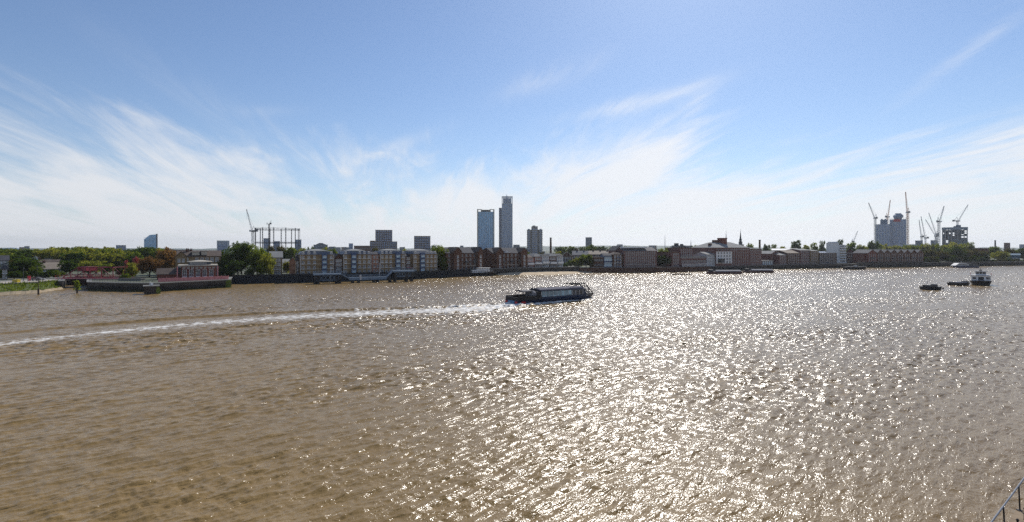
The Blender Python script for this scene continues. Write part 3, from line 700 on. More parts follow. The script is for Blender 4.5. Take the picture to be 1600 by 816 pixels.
def building(label, px0, px1, ytop, wall, roof, Y=None, back=0.0, depth=14, cat='building', name='building', group=None,
             rows=0, cols=0, win=(1.1,1.6), wkw=None, z0=GZ, chim=(), margin=.6, rowz=None, skipcols=(), band=None, door=None, Y1=None, ground=.3):
    """front corners at photo columns px0/px1, eaves at row ytop; roof=(kind,height,material[,n])"""
    Ya = (Y if Y is not None else Yb(px0, back)); Yc = (Y1 if Y1 is not None else Y if Y is not None else Yb(px1, back))
    if Y is not None and Y1 is None: A, B = face_on(px0, px1, Y)
    else: A = Vector(WP(px0,Ya)); B = Vector(WP(px1,Yc))
    d = B-A; L = d.length; rz = math.atan2(d.y,d.x)
    zt = Zat(ytop,(Ya+Yc)/2)
    t = thing(name, label, cat, (A.x,A.y,z0), rz, group); H = zt-z0
    g = MB(); g.box(0,L,0,depth,-.4,H)
    kind, rh, rm = roof[:3]; n = roof[3] if len(roof) > 3 else 1
    if kind == 'gy':
        w = L/n
        for k in range(n): g.extr_y([(k*w,H+.002),((k+1)*w,H+.002),(k*w+w/2,H+rh)], 0, depth)
    if kind == 'gx': g.extr_x([(0,H+.002),(depth,H+.002),(depth/2,H+rh)], 0, L)
    g.build('wall', wall, t)
    r = MB(); roof_geom(r, kind, L, depth, H+.004, rh, m=0, n=n); ro = r.build('roof', rm, t)
    for cx, cy, ch in chim:
        c_ = MB(); x, y = cx*L, cy*depth; zb = H+rh*.3; c_.box(x-.6,x+.6,y-.5,y+.5,zb,H+rh+ch); c_.box(x-.7,x+.7,y-.6,y+.6,H+rh+ch+.003,H+rh+ch+.25)
        for s in (-.3,.3): c_.lathe(x+s,y,[(.16,H+rh+ch+.25),(.13,H+rh+ch+.8)],n=8)
        c_.build('chimney', brown, ro)
    if rows:
        kw = wkw or {}
        zs = rowz or [ground+(H-ground)*(i+.5)/rows for i in range(rows)]
        ww, wh = win; me = window_mesh(ww, min(wh,(H-ground)/rows*.78), **kw)
        for zi in zs:
            for j in range(cols):
                if j in skipcols: continue
                link('window', me, t, (margin+(L-2*margin)*(j+.5)/cols, 0, zi))
    if band:
        b = MB()
        for zf in band: b.box(-.06,L+.06,-.09,-.003,H*zf-.14,H*zf+.14)
        b.build('string_course', cream if wall is not plum else concrete, t)
    if door is not None:
        for dx in door:
            b = MB(); x = dx*L; b.box(x-.55,x+.55,-.07,-.003,0,2.2); b.box(x-.68,x-.555,-.1,-.004,0,2.3); b.box(x+.555,x+.68,-.1,-.004,0,2.3); b.build('door', darkgrey, t)
    return t, L, H

# ------------------------------------------------------------------ left bank: houses, bridge, pub
t,L,H = building('white and dark gabled house cut by the left edge of the view', -26, 13.5, 408, palegrey, ('gx',2.2,slate), Y=226, depth=11, cat='house', name='house', rows=3, cols=4, win=(1.3,1.3))
t,L,H = building('low house with long brown tiled roof and white gable, behind the near black tree', 52, 98, 413.5, cream, ('gx',2.6,browntile), Y=300, depth=12, cat='house', name='house', rows=2, cols=6, chim=((.2,.5,.9),))
t,L,H = building('low house with faded tan roof, in front of the long brown roofed house', 64, 99, 421, cream, ('gx',3.2,mat('faded tan roof',(.27,.22,.17),.85,.2,.5)), Y=262, depth=11, cat='house', name='house', rows=2, cols=5, chim=((.12,.5,.7),))
t,L,H = building('small white gabled house end showing above the brown roofs on the left', 49, 62, 405, white, ('gy',1.6,leadr), Y=330, depth=10, cat='house', name='house', rows=2, cols=2)
building('pale flat roofed box showing over the brown tiled roof', 70, 81, 405.5, palegrey, ('flat',.5,leadr), Y=340, depth=9, rows=2, cols=3)
building('dark brick lodge between the left edge house and the trees', 3, 12, 421, brown, ('hip',1.5,slate), Y=214, depth=8, cat='house', name='lodge', rows=2, cols=2)

def bascule_bridge():
    Y = 214.0; x0, x1 = X(97,Y), X(181,Y); L = x1-x0
    t = thing('bascule_bridge', 'dark red steel bascule bridge with open trusses across the dock inlet', 'bridge', (x0,Y,GZ))
    d = MB(); d.box(-3,L+2,0,7,.05,.55,0); d.box(-3,L+2,-.12,-.003,.2,.75,1); d.box(-3,L+2,7.003,7.12,.2,.75,1)
    d.build('deck', [darkgrey, pink], t)
    for y in (0.3, 6.7):
        g = MB(); top = 5.0; xa, xb = 6.4, L-1.5; n = 3; q = [xa+(xb-xa)*i/n for i in range(n+1)]
        g.tube((0,y,.8),(xa,y,top),.17); g.tube((0,y,.8),(xb,y,.8),.17); g.tube((xa,y,top),(xb,y,top),.17)
        for i, x in enumerate(q):
            g.tube((x,y,.8),(x,y,top),.12)
            if i < n: g.tube((x,y,.8 if i%2 else top),(q[i+1],y,top if i%2 else .8),.12)
        g.tube((3.2,y,.8),(3.2,y,2.9),.11); g.tube((3.2,y,2.9),(xa,y,.8),.1)
        g.build('truss', maroon, t)
    c_ = MB(); c_.box(5.9,9.6,.6,6.4,3.5,5.2); c_.box(6.2,9.3,.55,.59,3.7,5.0); c_.build('counterweight', maroon, t)
    g = MB(); g.tube((L-1.5,.3,5.0),(L-1.5,6.7,5.0),.14); g.tube((6.4,.3,5.0),(6.4,6.7,5.0),.16); g.tube((L*.6,.3,5.0),(L*.6,6.7,5.0),.12); g.build('cross_beam', maroon, t)
    for y in (-.35, 7.35):
        h = MB()
        for i in range(15): h.tube((-2.6+i*1.75,y,.5),(-2.6+i*1.75,y,1.75),.05,0,5)
        h.tube((-2.6,y,1.75),(L+1.4,y,1.75),.05); h.tube((-2.6,y,1.15),(L+1.4,y,1.15),.035); h.build('handrail', redp, t)
bascule_bridge()

def pub():
    Y = 216.0; A, B = face_on(283, 338, Y); L = (B-A).length; d = B-A
    t = thing('riverside_pub', 'red brick riverside pub with white windows and flat pale roofs stepping up', 'pub', (A.x,A.y,GZ), math.atan2(d.y,d.x))
    H = Zat(416,Y)-GZ
    g = MB(); g.box(0,L,0,12,-.3,H); g.build('wall', red, t)
    r = MB(); r.box(-1.2,L+.6,-1.2,13,H+.004,H+.5); ro = r.build('roof', cream, t)
    me = window_mesh(1.5,3.0,bars=1)
    for x in (1.2,3.6,6.0,8.4,10.8,13.4):
        if x < L-.8: link('window', me, t, (x,0,2.6))
    me2 = window_mesh(.9,.7,sill=False,bars=0)
    for i in range(8): link('window', me2, t, (1+i*(L-2)/7,0,H-.7))
    c_ = MB(); c_.lathe(L*.52,4.5,[(4.2,H+.56),(4.2,H+1.7)],0,22); c_.build('lantern_wall', glass, t)
    c_ = MB(); c_.lathe(L*.52,4.5,[(4.6,H+1.704),(4.6,H+1.95),(.5,H+2.5)],0,22); c_.build('lantern_roof', cream, t)
    p = MB(); p.box(L*.52-1.6,L*.52+1.6,-.03,-.006,H-1.25,H-.95); 
    for x in (-1.3, L+.5): 
        q = MB(); q.box(x-.18,x+.18,-.9,-.55,0,H); q.build('column', pink, t)
    # lower left wing with a red tiled gable roof
    w = MB(); w.box(-8.4,-.004,2,9,-.3,2.2); w.extr_x([(2,2.202),(9,2.202),(5.5,4.3)],-8.4,-.004); w.build('side_wing', red, t)
    w = MB(); w.extr_x([(1.6,2.1),(5.5,4.45),(9.4,2.1),(9.4,2.35),(5.5,4.7),(1.6,2.35)],-8.7,-.01); w.build('side_roof', browntile, t)
pub()
def pub_fence():
    pts = [Vector(WP(247,196)), Vector(WP(300,204)), Vector(WP(357,214.5))]
    t = thing('terrace_fence', 'pink timber fence round the pub terrace on the quay', 'fence', (pts[0].x,pts[0].y,2.95))
    rng = random.Random(2)
    for a, b in zip(pts, pts[1:]):
        L = (b-a).length; d = (b-a)/L; n = int(L/2.4)
        for i in range(n):
            g = MB(); k = 8
            for j in range(k):
                p = a-pts[0]+d*(L*(i+(j+.5)/k*.94)/n); h = 1.75+rng.uniform(-.06,.06); w = L/n/k*.46
                q = Vector((-d.y,d.x))*.04
                g.prism([tuple(p-d*w-q),tuple(p+d*w-q),tuple(p+d*w+q),tuple(p-d*w+q)],.33,h)
            g.build('fence_panel', pink, t)
            g = MB(); p = a-pts[0]+d*(L*(i+1)/n-.05); g.box(p.x-.07,p.x+.07,p.y-.07,p.y+.07,.3,1.95); g.build('post', pink, t)
pub_fence()
t,L,H = building('tan brick house block rising behind the pub, with pale flat roof lights', 277, 345, 401, tan, ('gx',2.6,browntile), Y=240, depth=14, rows=3, cols=8, win=(1.3,1.9), chim=((.22,.4,.6),(.3,.5,.4)), skipcols=(2,))
g = MB(); g.box(L*.33,L*.5,-.4,6,H+.6,H+2.0); g.box(L*.54,L*.68,-.4,6,H+.7,H+2.4); g.build('dormer', cream, t)
g = MB(); g.box(L*.31,L*.52,-.7,6.5,H+2.003,H+2.2); g.box(L*.53,L*.69,-.7,6.5,H+2.403,H+2.6); g.build('dormer_roof', leadr, t)
building('tan gable ended house left of the pub block, one white window column', 274, 292, 402, tan, ('gy',2.6,browntile), Y=236, depth=8, cat='house', name='house', rows=3, cols=2, win=(1.0,1.5))
building('grey roofed block standing behind the pub roofs', 318, 350, 400.5, brown, ('gx',2.4,leadr), Y=290, depth=13, rows=2, cols=7)
building('dark flat roofed block peeping over the pub from far behind', 271, 290, 391.5, darkgrey, ('flat',.5,darkgrey), Y=420, depth=14, rows=2, cols=6)
t,L,H = building('narrow tan house with grey roof right of the big tree clump', 421, 441, 403, tan, ('gx',2.9,leadr), Y=250, depth=10, cat='house', name='house', rows=4, cols=3, win=(1.3,1.4))
building('orange brick gable house between small trees and the first tan flats', 452, 462, 409, orange, ('gy',1.9,browntile), Y=254, depth=10, cat='house', name='house', rows=0, cols=0)
building('brown terraced house attached to the right of the orange gable house', 462.3, 471, 407.5, brown, ('gx',2.4,browntile), Y=255, depth=10, cat='house', name='house', rows=4, cols=3, win=(1.0,1.4))
building('pale roofed cottage low between the tan house and the orange gable', 442, 452, 411, cream, ('gx',1.8,leadr), Y=275, depth=9, cat='house', name='cottage', rows=2, cols=3)

def flats(label, px0, px1, bay0, bay1, yt=396.0, cols=6):
    t,L,H = building(label, px0, px1, yt+4.2, tan, ('mansard',1.35,mat('blue grey attic cladding',(.12,.13,.155),.5,.2,.5)), back=4, depth=15, cat='flats', name='apartment_block', band=(.30,.54,.78), group='tan brick apartment blocks along the piled wall')
    # pale shallow roof lid above the grey attic storey
    g = MB(); roof_geom(g,'hip',L*.62,9,H+1.75,.75); o = g.build('roof_lid', leadr, t, (L*.19,3,0))
    f0, f1 = (bay0-px0)/(px1-px0)*L, (bay1-px0)/(px1-px0)*L
    g = MB(); g.box(f0,f1,-.9,-.004,.5,H+.9); g.build('bay', bluecl, t)
    n = 4; fh = H/n
    me = window_mesh((f1-f0)*.72, fh*.52, frame=white, pane=glassp, bars=2, sill=False)
    for i in range(n): link('window', me, t, ((f0+f1)/2,-.9,fh*(i+.55)))
    for i in range(n):
        g = MB(); g.box(f0-.1,f1+.1,-1.45,-.91,fh*i+.55,fh*i+.75); g.build('balcony', steelblue, t)
    xs = [L*(j+.5)/cols for j in range(cols)]
    me = window_mesh(1.15, fh*.55, bars=1); ms = window_mesh(1.2,.95,bars=1,arch=True)
    for x in xs:
        if f0-1.0 < x < f1+1.0: continue
        for i in range(n): link('window', me, t, (x,0,fh*(i+.5)))
        w = link('window', ms, t, (x,.1,H+.85))
    for x in (.15, L-.15):
        g = MB(); g.tube((x,-.12,0),(x,-.12,H),.1); g.build('drainpipe', white, t)
    return t, L, H
flats('first tan block of flats from the gasholder, blue bay near its right end', 469, 522, 502.5, 510.5, 394)
flats('second tan block of flats, blue bay left of centre, behind the low jetty ramp', 536.5, 580, 548.5, 556, 393.6)
flats('third tan block of flats, blue bay at its right, beside the pink brick infill', 594, 633, 617.5, 625, 393)
flats('fourth tan block of flats, blue bay left of centre, next to the big green tree', 646, 683, 655.5, 662.5, 393)
t,L,H = building('narrow gabled link house between the first two tan blocks', 522.6, 536, 404.5, brown, ('gy',2.4,slate), back=6, depth=11, cat='house', name='link_house', rows=4, cols=3, win=(1,1.3), door=(.5,))
building('pink brick infill house between the second and third tan blocks', 580.6, 593.6, 398, mat('pink brick',(.42,.22,.15),.9,.2,.6), ('gx',1.2,slate), back=6, depth=11, cat='house', name='link_house', rows=4, cols=2, win=(.9,1.3))
t,L,H = building('recessed brown link house between the third and fourth tan blocks', 633.4, 645.6, 401, brown, ('gx',2.1,slate), back=7, depth=11, cat='house', name='link_house', rows=4, cols=3, win=(1.0,1.4))
g = MB(); g.box(0,L,-2.5,-.01,2.6,2.85); g.build('porch', redp, t)

def dark_flats(label, px0, px1, gables, yt):
    t,L,H = building(label, px0, px1, yt+4, brown, ('gx',3.3,slate), back=5, depth=15, cat='flats', name='apartment_block', group='dark brick apartment blocks by the moored boat', rows=4, cols=8, win=(1.25,1.5), wkw=dict(frame=mat('grey window frame',(.3,.3,.31),.5,.1,1)), band=(.27,), door=(.3,.7))
    for a, b in gables:
        x0, x1 = (a-px0)/(px1-px0)*L, (b-px0)/(px1-px0)*L
        g = MB(); g.box(x0,x1,-2.2,-.006,-.3,H+.9); g.extr_y([(x0,H+.902),(x1,H+.902),((x0+x1)/2,H+3.3)],-2.2,-.006); b_ = g.build('gable_bay', brown, t)
        g = MB(); xm=(x0+x1)/2; g.extr_y([(x0-.3,H+.75),(xm,H+3.45),(x1+.3,H+.75),(x1+.3,H+1.0),(xm,H+3.75),(x0-.3,H+1.0)],-2.5,6); g.build('gable_roof', browntile, t)
        me = window_mesh(1.3,1.5)
        for i in range(4): link('window', me, t, (xm,-2.2,1.4+i*(H-1)/4))
    for k in (.36,.44):
        g = MB(); g.extr_y([(L*k-.9,H+.3),(L*k+.9,H+.3),(L*k+.5,H+1.5),(L*k-.5,H+1.5)],-.6,2); g.build('dormer', palegrey, t)
    for k in (.3,.55,.78):
        g = MB(); g.box(L*k-1.2,L*k+1.2,-1.3,-.008,H*.45,H*.48); g.box(L*k-1.2,L*k+1.2,-1.3,-1.26,H*.48,H*.55); g.build('balcony', darkgrey, t)
dark_flats('dark brick flats with two gables, left of the pair, behind the moored white boat', 697, 752, ((705,717),(743,751)), 392)
dark_flats('dark brick flats with two gables, right of the pair, beside the terrace houses', 770, 822, ((773,783),(811,821)), 392)
building('pale slab of a stair tower in the gap between the dark brick flats', 755, 760, 401, palegrey, ('flat',.4,leadr), Y=330, depth=6, rows=3, cols=1, win=(1,1.2), name='stair_tower', cat='stair tower')

# terrace behind the beach
ter = [(822.5,834,403,mat('pale pink render',(.45,.25,.22),.7,.2,.5),('gx',1.4,browntile),'pale pink terraced house against the dark brick flats'),
       (834.3,846,401.5,red,('hip',1.9,leadr),'red and white terraced house under a pale hipped roof, left of the two'),
       (846.3,858,399,palegrey,('flat',.4,leadr),'pale grey flat topped terraced house between the two hipped roofs'),
       (858.3,869.5,401,brown,('hip',1.8,leadr),'dark terraced house under a pale hipped roof, right of the two'),
       (869.8,879.5,400,palegrey,('gx',1.2,slate),'pale end house of the terrace beside the garden trees')]
for a,b,y,w,r,l in ter:
    t,L,H = building(l,a,b,y,w,r,back=5,depth=11,cat='house',name='terraced_house',rows=3,cols=3,win=(1.1,1.5),door=(.2,))
    g = MB(); g.box(.3,L-.3,-1.4,-.006,H*.36,H*.40); g.box(.3,L-.3,-1.4,-1.35,H*.40,H*.52); g.build('balcony', white, t)
# roofs behind the garden
t,L,H = building('brick house with white bargeboard gable behind the garden trees', 877, 894, 401, brown, ('gy',3.4,leadr), Y=392, depth=16, cat='house', name='house', rows=3, cols=4)
building('long pale roofed row behind the riverside garden', 894.5, 919, 399, plum, ('gx',3.2,mat('pale slate',(.16,.16,.165),.85,.25,.4,spec=.12)), Y=400, depth=14, cat='house', name='house', rows=3, cols=7, chim=((.3,.5,.8),(.75,.5,.8)))
building('tan roofed row of houses left of the plum warehouse', 919.5, 957, 398, brown, ('gx',2.8,mat('faded tan roof',(.3,.25,.2),.85,.2,.5)), Y=405, depth=15, cat='house', name='house', rows=3, cols=9, chim=((.2,.5,.8),(.5,.5,.8),(.8,.5,.8)))
building('low brown shed on the river wall beside the tallest garden tree', 927, 943, 403, brown, ('flat',.5,browntile), back=3, depth=10, cat='shed', name='shed', rows=2, cols=4, win=(1.6,1.5), wkw=dict(frame=darkgrey))
t,L,H = building('blue timbered building with big white window bays', 943.3, 957.3, 400, bluecl, ('gx',1.5,slate), back=3.5, depth=10, rows=2, cols=3, win=(1.9,2.6), wkw=dict(pane=glassp,bars=2))
t,L,H = building('slim brown brick tower house with blue balconies', 957.6, 973, 398.5, brown, ('hip',1.6,browntile), back=2.2, depth=11, cat='house', name='tower_house', rows=4, cols=3, win=(1.1,1.5))
for i in range(4):
    g = MB(); g.box(L*.35,L*.75,-1.2,-.01,H*(i+.12)/4,H*(i+.3)/4); g.build('balcony', bluecl, t)

# ------------------------------------------------------------------ big plum warehouse
wk = dict(frame=mat('faded window frame',(.34,.29,.28),.6,.1,1), bars=1)
t,L,H = building('huge plum brick warehouse with a long white lined roof', 975, 1026, 392.5, plum, ('gx',2.6,mat('warehouse roof',(.14,.13,.13),.85,.2,.4,spec=.12)), back=1.2, depth=20, cat='warehouse', name='warehouse', rows=6, cols=15, win=(.95,1.35), wkw=wk, band=(.18,.86), margin=.8)
g = MB(); g.box(L*.02,L*.74,2.4,17,H+2.1,H+3.0); o = g.build('skylight', white, t)
t2,L2,H2 = building('gabled plum brick wing on the left end of the huge warehouse', 962, 974.6, 392, plum, ('gy',3.2,slate), back=12, depth=18, cat='warehouse', name='warehouse', rows=5, cols=4, win=(1.0,1.5), wkw=wk)
building('tall plain end bay on the right of the huge plum warehouse', 1013, 1027, 390.6, plum, ('flat',.5,brown), back=16, depth=12, cat='warehouse', name='warehouse', rows=0)

# ------------------------------------------------------------------ right of the gap
t,L,H = building('grey topped modern block of flats at the left of the second brick range', 1050, 1071, 384.5, midgrey, ('flat',.5,darkgrey), Y=420, depth=18, cat='flats', name='apartment_block', rows=6, cols=5, win=(1.6,1.5), wkw=dict(frame=darkgrey))
g = MB(); g.box(L*.15,L*.5,4,12,H+.5,H+2.3); g.box(L*.6,L*.85,5,12,H+.5,H+1.7); g.build('plant_room', darkgrey, t)
building('purple brown brick block in front of the grey topped flats', 1050, 1062, 395, plum, ('flat',.5,brown), back=3, depth=16, rows=5, cols=4, win=(1.1,1.4), wkw=wk)
building('tall purple brown brick block with a flat top, just right of the grey topped flats', 1062.3, 1083, 388, plum, ('flat',.6,brown), back=9, depth=15, rows=7, cols=6, win=(1.1,1.3), wkw=wk)
t,L,H = building('low riverside block fronted by a long white balustrade', 1063, 1104, 402.5, plum, ('flat',.5,leadr), back=3.5, depth=5, rows=2, cols=13, win=(1.5,1.7), rowz=[3.9,6.9], wkw=wk)
for i in range(22):
    g = MB(); x = .4+i*(L-.8)/21; g.box(x-.16,x+.16,-1.6,-1.35,.1,1.9); g.build('baluster', white, t)
g = MB(); g.box(0,L,-1.75,-1.2,1.903,2.2); g.box(0,L,-1.75,-.01,-.3,.1); g.build('balustrade_rail', white, t)
t,L,H = building('pale fronted house left of the white walled warehouse', 1104.3, 1118, 398, palegrey, ('gx',1.7,leadr), back=3, depth=13, cat='house', name='house', rows=4, cols=4, win=(1.1,1.5))
building('brown row of roofs behind the low balustraded block', 1083.3, 1104, 397.5, brown, ('gx',1.8,browntile), Y=410, depth=14, cat='house', name='house', rows=3, cols=7)

t,L,H = building('great brick warehouse with white hipped roof and a white painted river front', 1119, 1171, 387.5, plum, ('hip',4.2,leadr), back=1.5, depth=24, cat='warehouse', name='warehouse', rows=6, cols=14, win=(.95,1.35), wkw=wk, margin=.7, skipcols=(0,1,2,3,4,5), band=(.9,))
g = MB(); fL = L*.45; g.box(-.05,fL,-.28,-.003,2.0,H*.80); g.build('white_front', white, t)
me = window_mesh(1.15,1.35,frame=darkgrey,sill=False)
for i in range(5):
    for j in range(5): link('window', me, t, (fL*(j+.7)/5.4,-.28,3.0+i*2.25))
g = MB(); g.lathe(L*.47,9,[(3.4,H+2.5),(3.4,H+7.0),(3.7,H+7.1),(3.7,H+7.6)],0,20); g.build('tank', red, t)
g = MB(); g.box(L*.26,L*.33,8,12,H+2.6,H+6.0); g.box(L*.08,L*.13,8,10,H+1.6,H+3.4); g.build('chimney_stack', brown, t)
g = MB(); g.box(2,5.5,-3.0,-.29,2.6,5.2); g.box(1.6,5.9,-3.3,-.1,5.203,5.5); g.build('loading_bay', darkgrey, t)
building('long plum brick warehouse with barred windows right of the white fronted one', 1171.4, 1190, 389.5, plum, ('gx',1.2,slate), back=2, depth=22, cat='warehouse', name='warehouse', rows=6, cols=7, win=(.9,1.3), wkw=wk, band=(.9,))
rowr = [(1190.4,1208,408,midgrey,('flat',.4,leadr),4,'flats','low pale riverside pavilion right of the long plum warehouse',2,5),
        (1205,1217,397,plum,('gy',2.3,leadr),12,'house','brown gabled house with pale verges above the low pavilion',4,3),
        (1217.3,1230,399,plum,('gx',2.0,leadr),5,'house','plum brick house with light roof patch, second from the low pavilion',4,4),
        (1230.3,1250,396,brown,('gx',2.3,mat('faded tan roof',(.3,.25,.2),.85,.2,.5)),4,'house','brown house with tan tiled roof, middle of the dark riverside range',4,6),
        (1250.3,1266,391.6,plum,('gx',1.2,leadr),5,'warehouse','plum block with thin pale roof line, left of the tan warehouse',5,5),
        (1266.3,1279,392.5,tan,('gx',1.0,leadr),4,'warehouse','tan brown warehouse with arched bays, next to the sunlit glass roof',5,4),
        (1281,1306.5,396,brown,('flat',.5,leadr),4,'flats','brown block with upright fins standing in front of the white tower block',5,9)]
for a,b,y,w,r,bk,c_,l,rr,cc in rowr:
    t,L,H = building(l,a,b,y,w,r,back=bk,depth=15,cat=c_,name='riverside_'+c_,rows=rr,cols=cc,win=(1.15,1.5),wkw=wk if w is not midgrey else dict(pane=glassp))
    if 'fins' in l:
        for i in range(10):
            g = MB(); g.box(L*i/9.0-.15,L*i/9.0+.15,-.7,-.006,0,H+.3); g.build('fin', concrete, t)
    if 'arched' in l:
        for i in range(3):
            g = MB(); g.box(L*(i+.2)/3,L*(i+.8)/3,-.05,-.004,.2,2.6); g.build('arch_door', black, t)
building('pale roofed shed range high behind the dark riverside houses', 1206, 1246, 391.5, plum, ('gx',1.5,palegrey), Y=470, depth=14, cat='shed', name='shed', rows=2, cols=12, wkw=wk)
building('small pale roofed house behind the dark riverside range', 1222, 1236, 394, brown, ('gx',2.0,palegrey), Y=460, depth=12, cat='house', name='house', rows=3, cols=4)
t = thing('glass_roof', 'small tilted glass roof catching the sun beside the white tower block', 'roof', (X(1289,444),444,Zat(397,444)))
g = MB(); g.add([(-3,0,0),(3,0,0),(3,5,2.2),(-3,5,2.2),(-3,0,-.2),(3,0,-.2),(3,5,2.0),(-3,5,2.0)],[(0,1,2,3),(7,6,5,4),(0,4,5,1),(1,5,6,2),(2,6,7,3),(3,7,4,0)]); g.build('glazing', aluminium, t)
g = MB()
for x in (-3,-1,1,3): g.tube((x,0,.06),(x,5,2.26),.06)
g.build('glazing_bar', white, t)
g = MB(); g.box(-2.8,2.8,.3,5,-9,-.25); g.build('wall', plum, t)
t,L,H = building('tall white tower block with balconies on its right edge', 1291, 1311, 380.5, white, ('flat',.5,white), Y=462, depth=16, cat='flats', name='apartment_block', rows=0)
g = MB(); g.box(L*.1,L*.9,4,12,H+.51,H+1.5); g.build('plant_room', palegrey, t)
t,L,H = building('white balconied wing stepping down from the white tower block', 1311.3, 1321, 383.5, white, ('flat',.5,white), Y=458, depth=14, cat='flats', name='apartment_block', rows=7, cols=1, win=(3.6,1.3), wkw=dict(frame=darkgrey))
for i in range(7):
    g = MB(); z = .4+i*(H-.3)/7; g.box(.3,L+.8,-1.4,-.01,z,z+.2); g.box(.3,L+.8,-1.4,-1.34,z+.2,z+.95); g.build('balcony', white, t)
t,L,H = building('dark red brick block with two steep gables right of the white tower block', 1321.3, 1349, 394, mat('dark red brick',(.13,.05,.04),.9,.3,.4,spec=.15), ('gy',2.8,slate,2), Y=462, depth=12, cat='flats', name='apartment_block', rows=4, cols=8, win=(1.2,1.5), wkw=wk)
ord_ = ['brick house at the left end of the zigzag roofed terrace','zigzag roofed terrace house, second from its brick left end','zigzag roofed terrace house, third from its brick left end','zigzag roofed terrace house, fourth from its brick left end','zigzag roofed terrace house, fourth from its park end','zigzag roofed terrace house, third from its park end','zigzag roofed terrace house, second from its park end','zigzag roofed terrace house at the end beside the park trees']
xs = [1356,1370.5,1381,1391.5,1402,1412.5,1423,1433,1443.5]
for i in range(8):
    a, b = xs[i], xs[i+1]-.15
    t,L,H = building(ord_[i],a,b,396,red if i == 0 else brown,('gy',3.1,mat('weathered zinc roof',(.14,.14,.145),.85,.25,.4,spec=.15)),back=4,depth=14,cat='house',name='terraced_house',group='zigzag roofed terrace houses',rows=4,cols=3 if i else 4,win=(1.0,1.5),wkw=wk,door=(.5,))
    g = MB(); g.box(L*.28,L*.72,-1.1,-.008,H*.46,H*.49); g.box(L*.28,L*.72,-1.1,-1.05,H*.49,H*.58); g.build('balcony', darkgrey, t)
t,L,H = building('low brown shed with a white canopy painted as roof reflection, far right behind the ferry', 1521, 1545, 388.5, brown, ('flat',.6,browntile), Y=540, depth=20, cat='shed', name='shed', rows=0)
g = MB(); g.box(L*.3,L*.97,-3,-.01,H*.42,H*.5); g.build('canopy', white, t)  # white paint stands in for the bright reflection off the roof
building('dark brown house below the white canopy', 1531, 1547, 402, plum, ('flat',.4,darkgrey), Y=507, depth=12, cat='house', name='house', rows=2, cols=5, wkw=wk)
t,L,H = building('blue sided shed on the far right behind a row of parked cars', 1567, 1594, 399, mat('teal blue sheeting',(.05,.11,.16),.5,.2,.5), ('gx',1.5,mat('teal blue sheeting',(.05,.11,.16),.5,.2,.5)), Y=520, depth=14, cat='shed', name='shed', rows=1, cols=7, win=(2,1))
# ------------------------------------------------------------------ far towers
def tower_box(name, label, px0, px1, ytop, Y, depth, body, bands=None, fins=None, finmat=white, bandmat=white, fh=3.2, rz=0, group=None, cat='tower block', finw=.5, proud=.35, z0=GZ):
    A, B = face_on(px0, px1, Y); L = (B-A).length; H = Zat(ytop,Y)-z0; d = B-A
    t = thing(name, label, cat, (A.x,A.y,z0), math.atan2(d.y,d.x), group)
    g = MB(); g.box(0,L,0,depth,-.5,H); g.build('wall', body, t)
    n = max(1,int(H/fh)); 
    if bands:
        for i in range(1,n+1):
            g = MB(); z = H*i/n
            g.box(-proud,L+proud,-proud,depth+proud,z-bands,z+.004*(i==n)); g.build('floor_band', bandmat, t)
    if fins:
        g = MB(); p = proud+.12
        for i in range(fins+1):
            x = L*i/fins; g.box(x-finw/2,x+finw/2,-p,-.002,0,H+.3)
        k = max(2,int(fins*depth/L))
        for i in range(k+1):
            y = depth*i/k
            g.box(-p,-.002,y-finw/2+.003,y+finw/2+.003,0,H+.3); g.box(L+.002,L+p,y-finw/2+.003,y+finw/2+.003,0,H+.3)
        g.build('fin', finmat, t)
    return t, L, H
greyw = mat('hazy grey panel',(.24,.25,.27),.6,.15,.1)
# pair of tall glass towers
tanp = mat('tan metal edge',(.42,.36,.26),.5,.15,.2); greyp = mat('blue grey mullion',(.25,.31,.37),.5,.15,.2)
t,L,H = tower_box('glass_tower','broad blue glass tower with tan edged open crown, left of the pair',746,772,331,900,26,glassb,bands=.3,fins=9,finmat=greyp,bandmat=greyp,fh=3.4,finw=.45)
g = MB()
for x in (-.6,L-1.2): g.box(x,x+1.8,-1.2,.8,0,H+4.4)
for x in (-.6,L-1.2): g.box(x,x+1.8,25,27,0,H+4.4)
g.build('corner_pier', tanp, t)
g = MB(); g.box(-.6,L*.26,-1.1,.9,H+3.2,H+4.39); g.box(L*.74,L+.6,-1.1,.9,H+3.2,H+4.39); g.box(L*.26,L*.74,-1.0,.8,H+2.6,H+3.4); g.box(-.6,.6,1,25,H+3.2,H+4.4); g.box(L-.6,L+.6,1,25,H+3.2,H+4.4)
g.box(L*.24,L*.27,-1.05,.85,H,H+4.3); g.box(L*.73,L*.76,-1.05,.85,H,H+4.3); g.build('crown_frame', tanp, t)
g = MB(); g.box(L*.2,L*.8,4,22,H,H+3.3); g.build('plant_room', darkgrey, t)
t,L,H = tower_box('glass_tower','tallest tower, slim and blue with a white window grid, right of the pair',784.5,800.5,318,905,20,glassd,bands=.85,fins=6,finmat=palegrey,bandmat=palegrey,fh=3.05,finw=.7)
g = MB()
for i in range(7): g.box(L*i/6-.5,L*i/6+.5,-.6,.6,H+.31,H+11.2); g.box(L*i/6-.5,L*i/6+.5,19.4,20.6,H+.31,H+11.2)
for x in (-.6,L-.6): g.box(x+.01,x+1.19,-.69,20.69,H+11.4,H+12.4)
g.box(-.6,L+.6,-.7,.7,H+11.203,H+12.6); g.box(-.6,L+.6,19.3,20.7,H+11.203,H+12.6); g.build('crown_frame', palegrey, t)
g = MB(); g.box(1.5,L-1.5,2,18,H+.31,H+9); g.tube((L*.45,8,H+9),(L*.45,8,H+16.5),.5); g.box(L*.4,L*.55,6,10,H+9,H+13.6); g.build('plant_room', glassd, t)
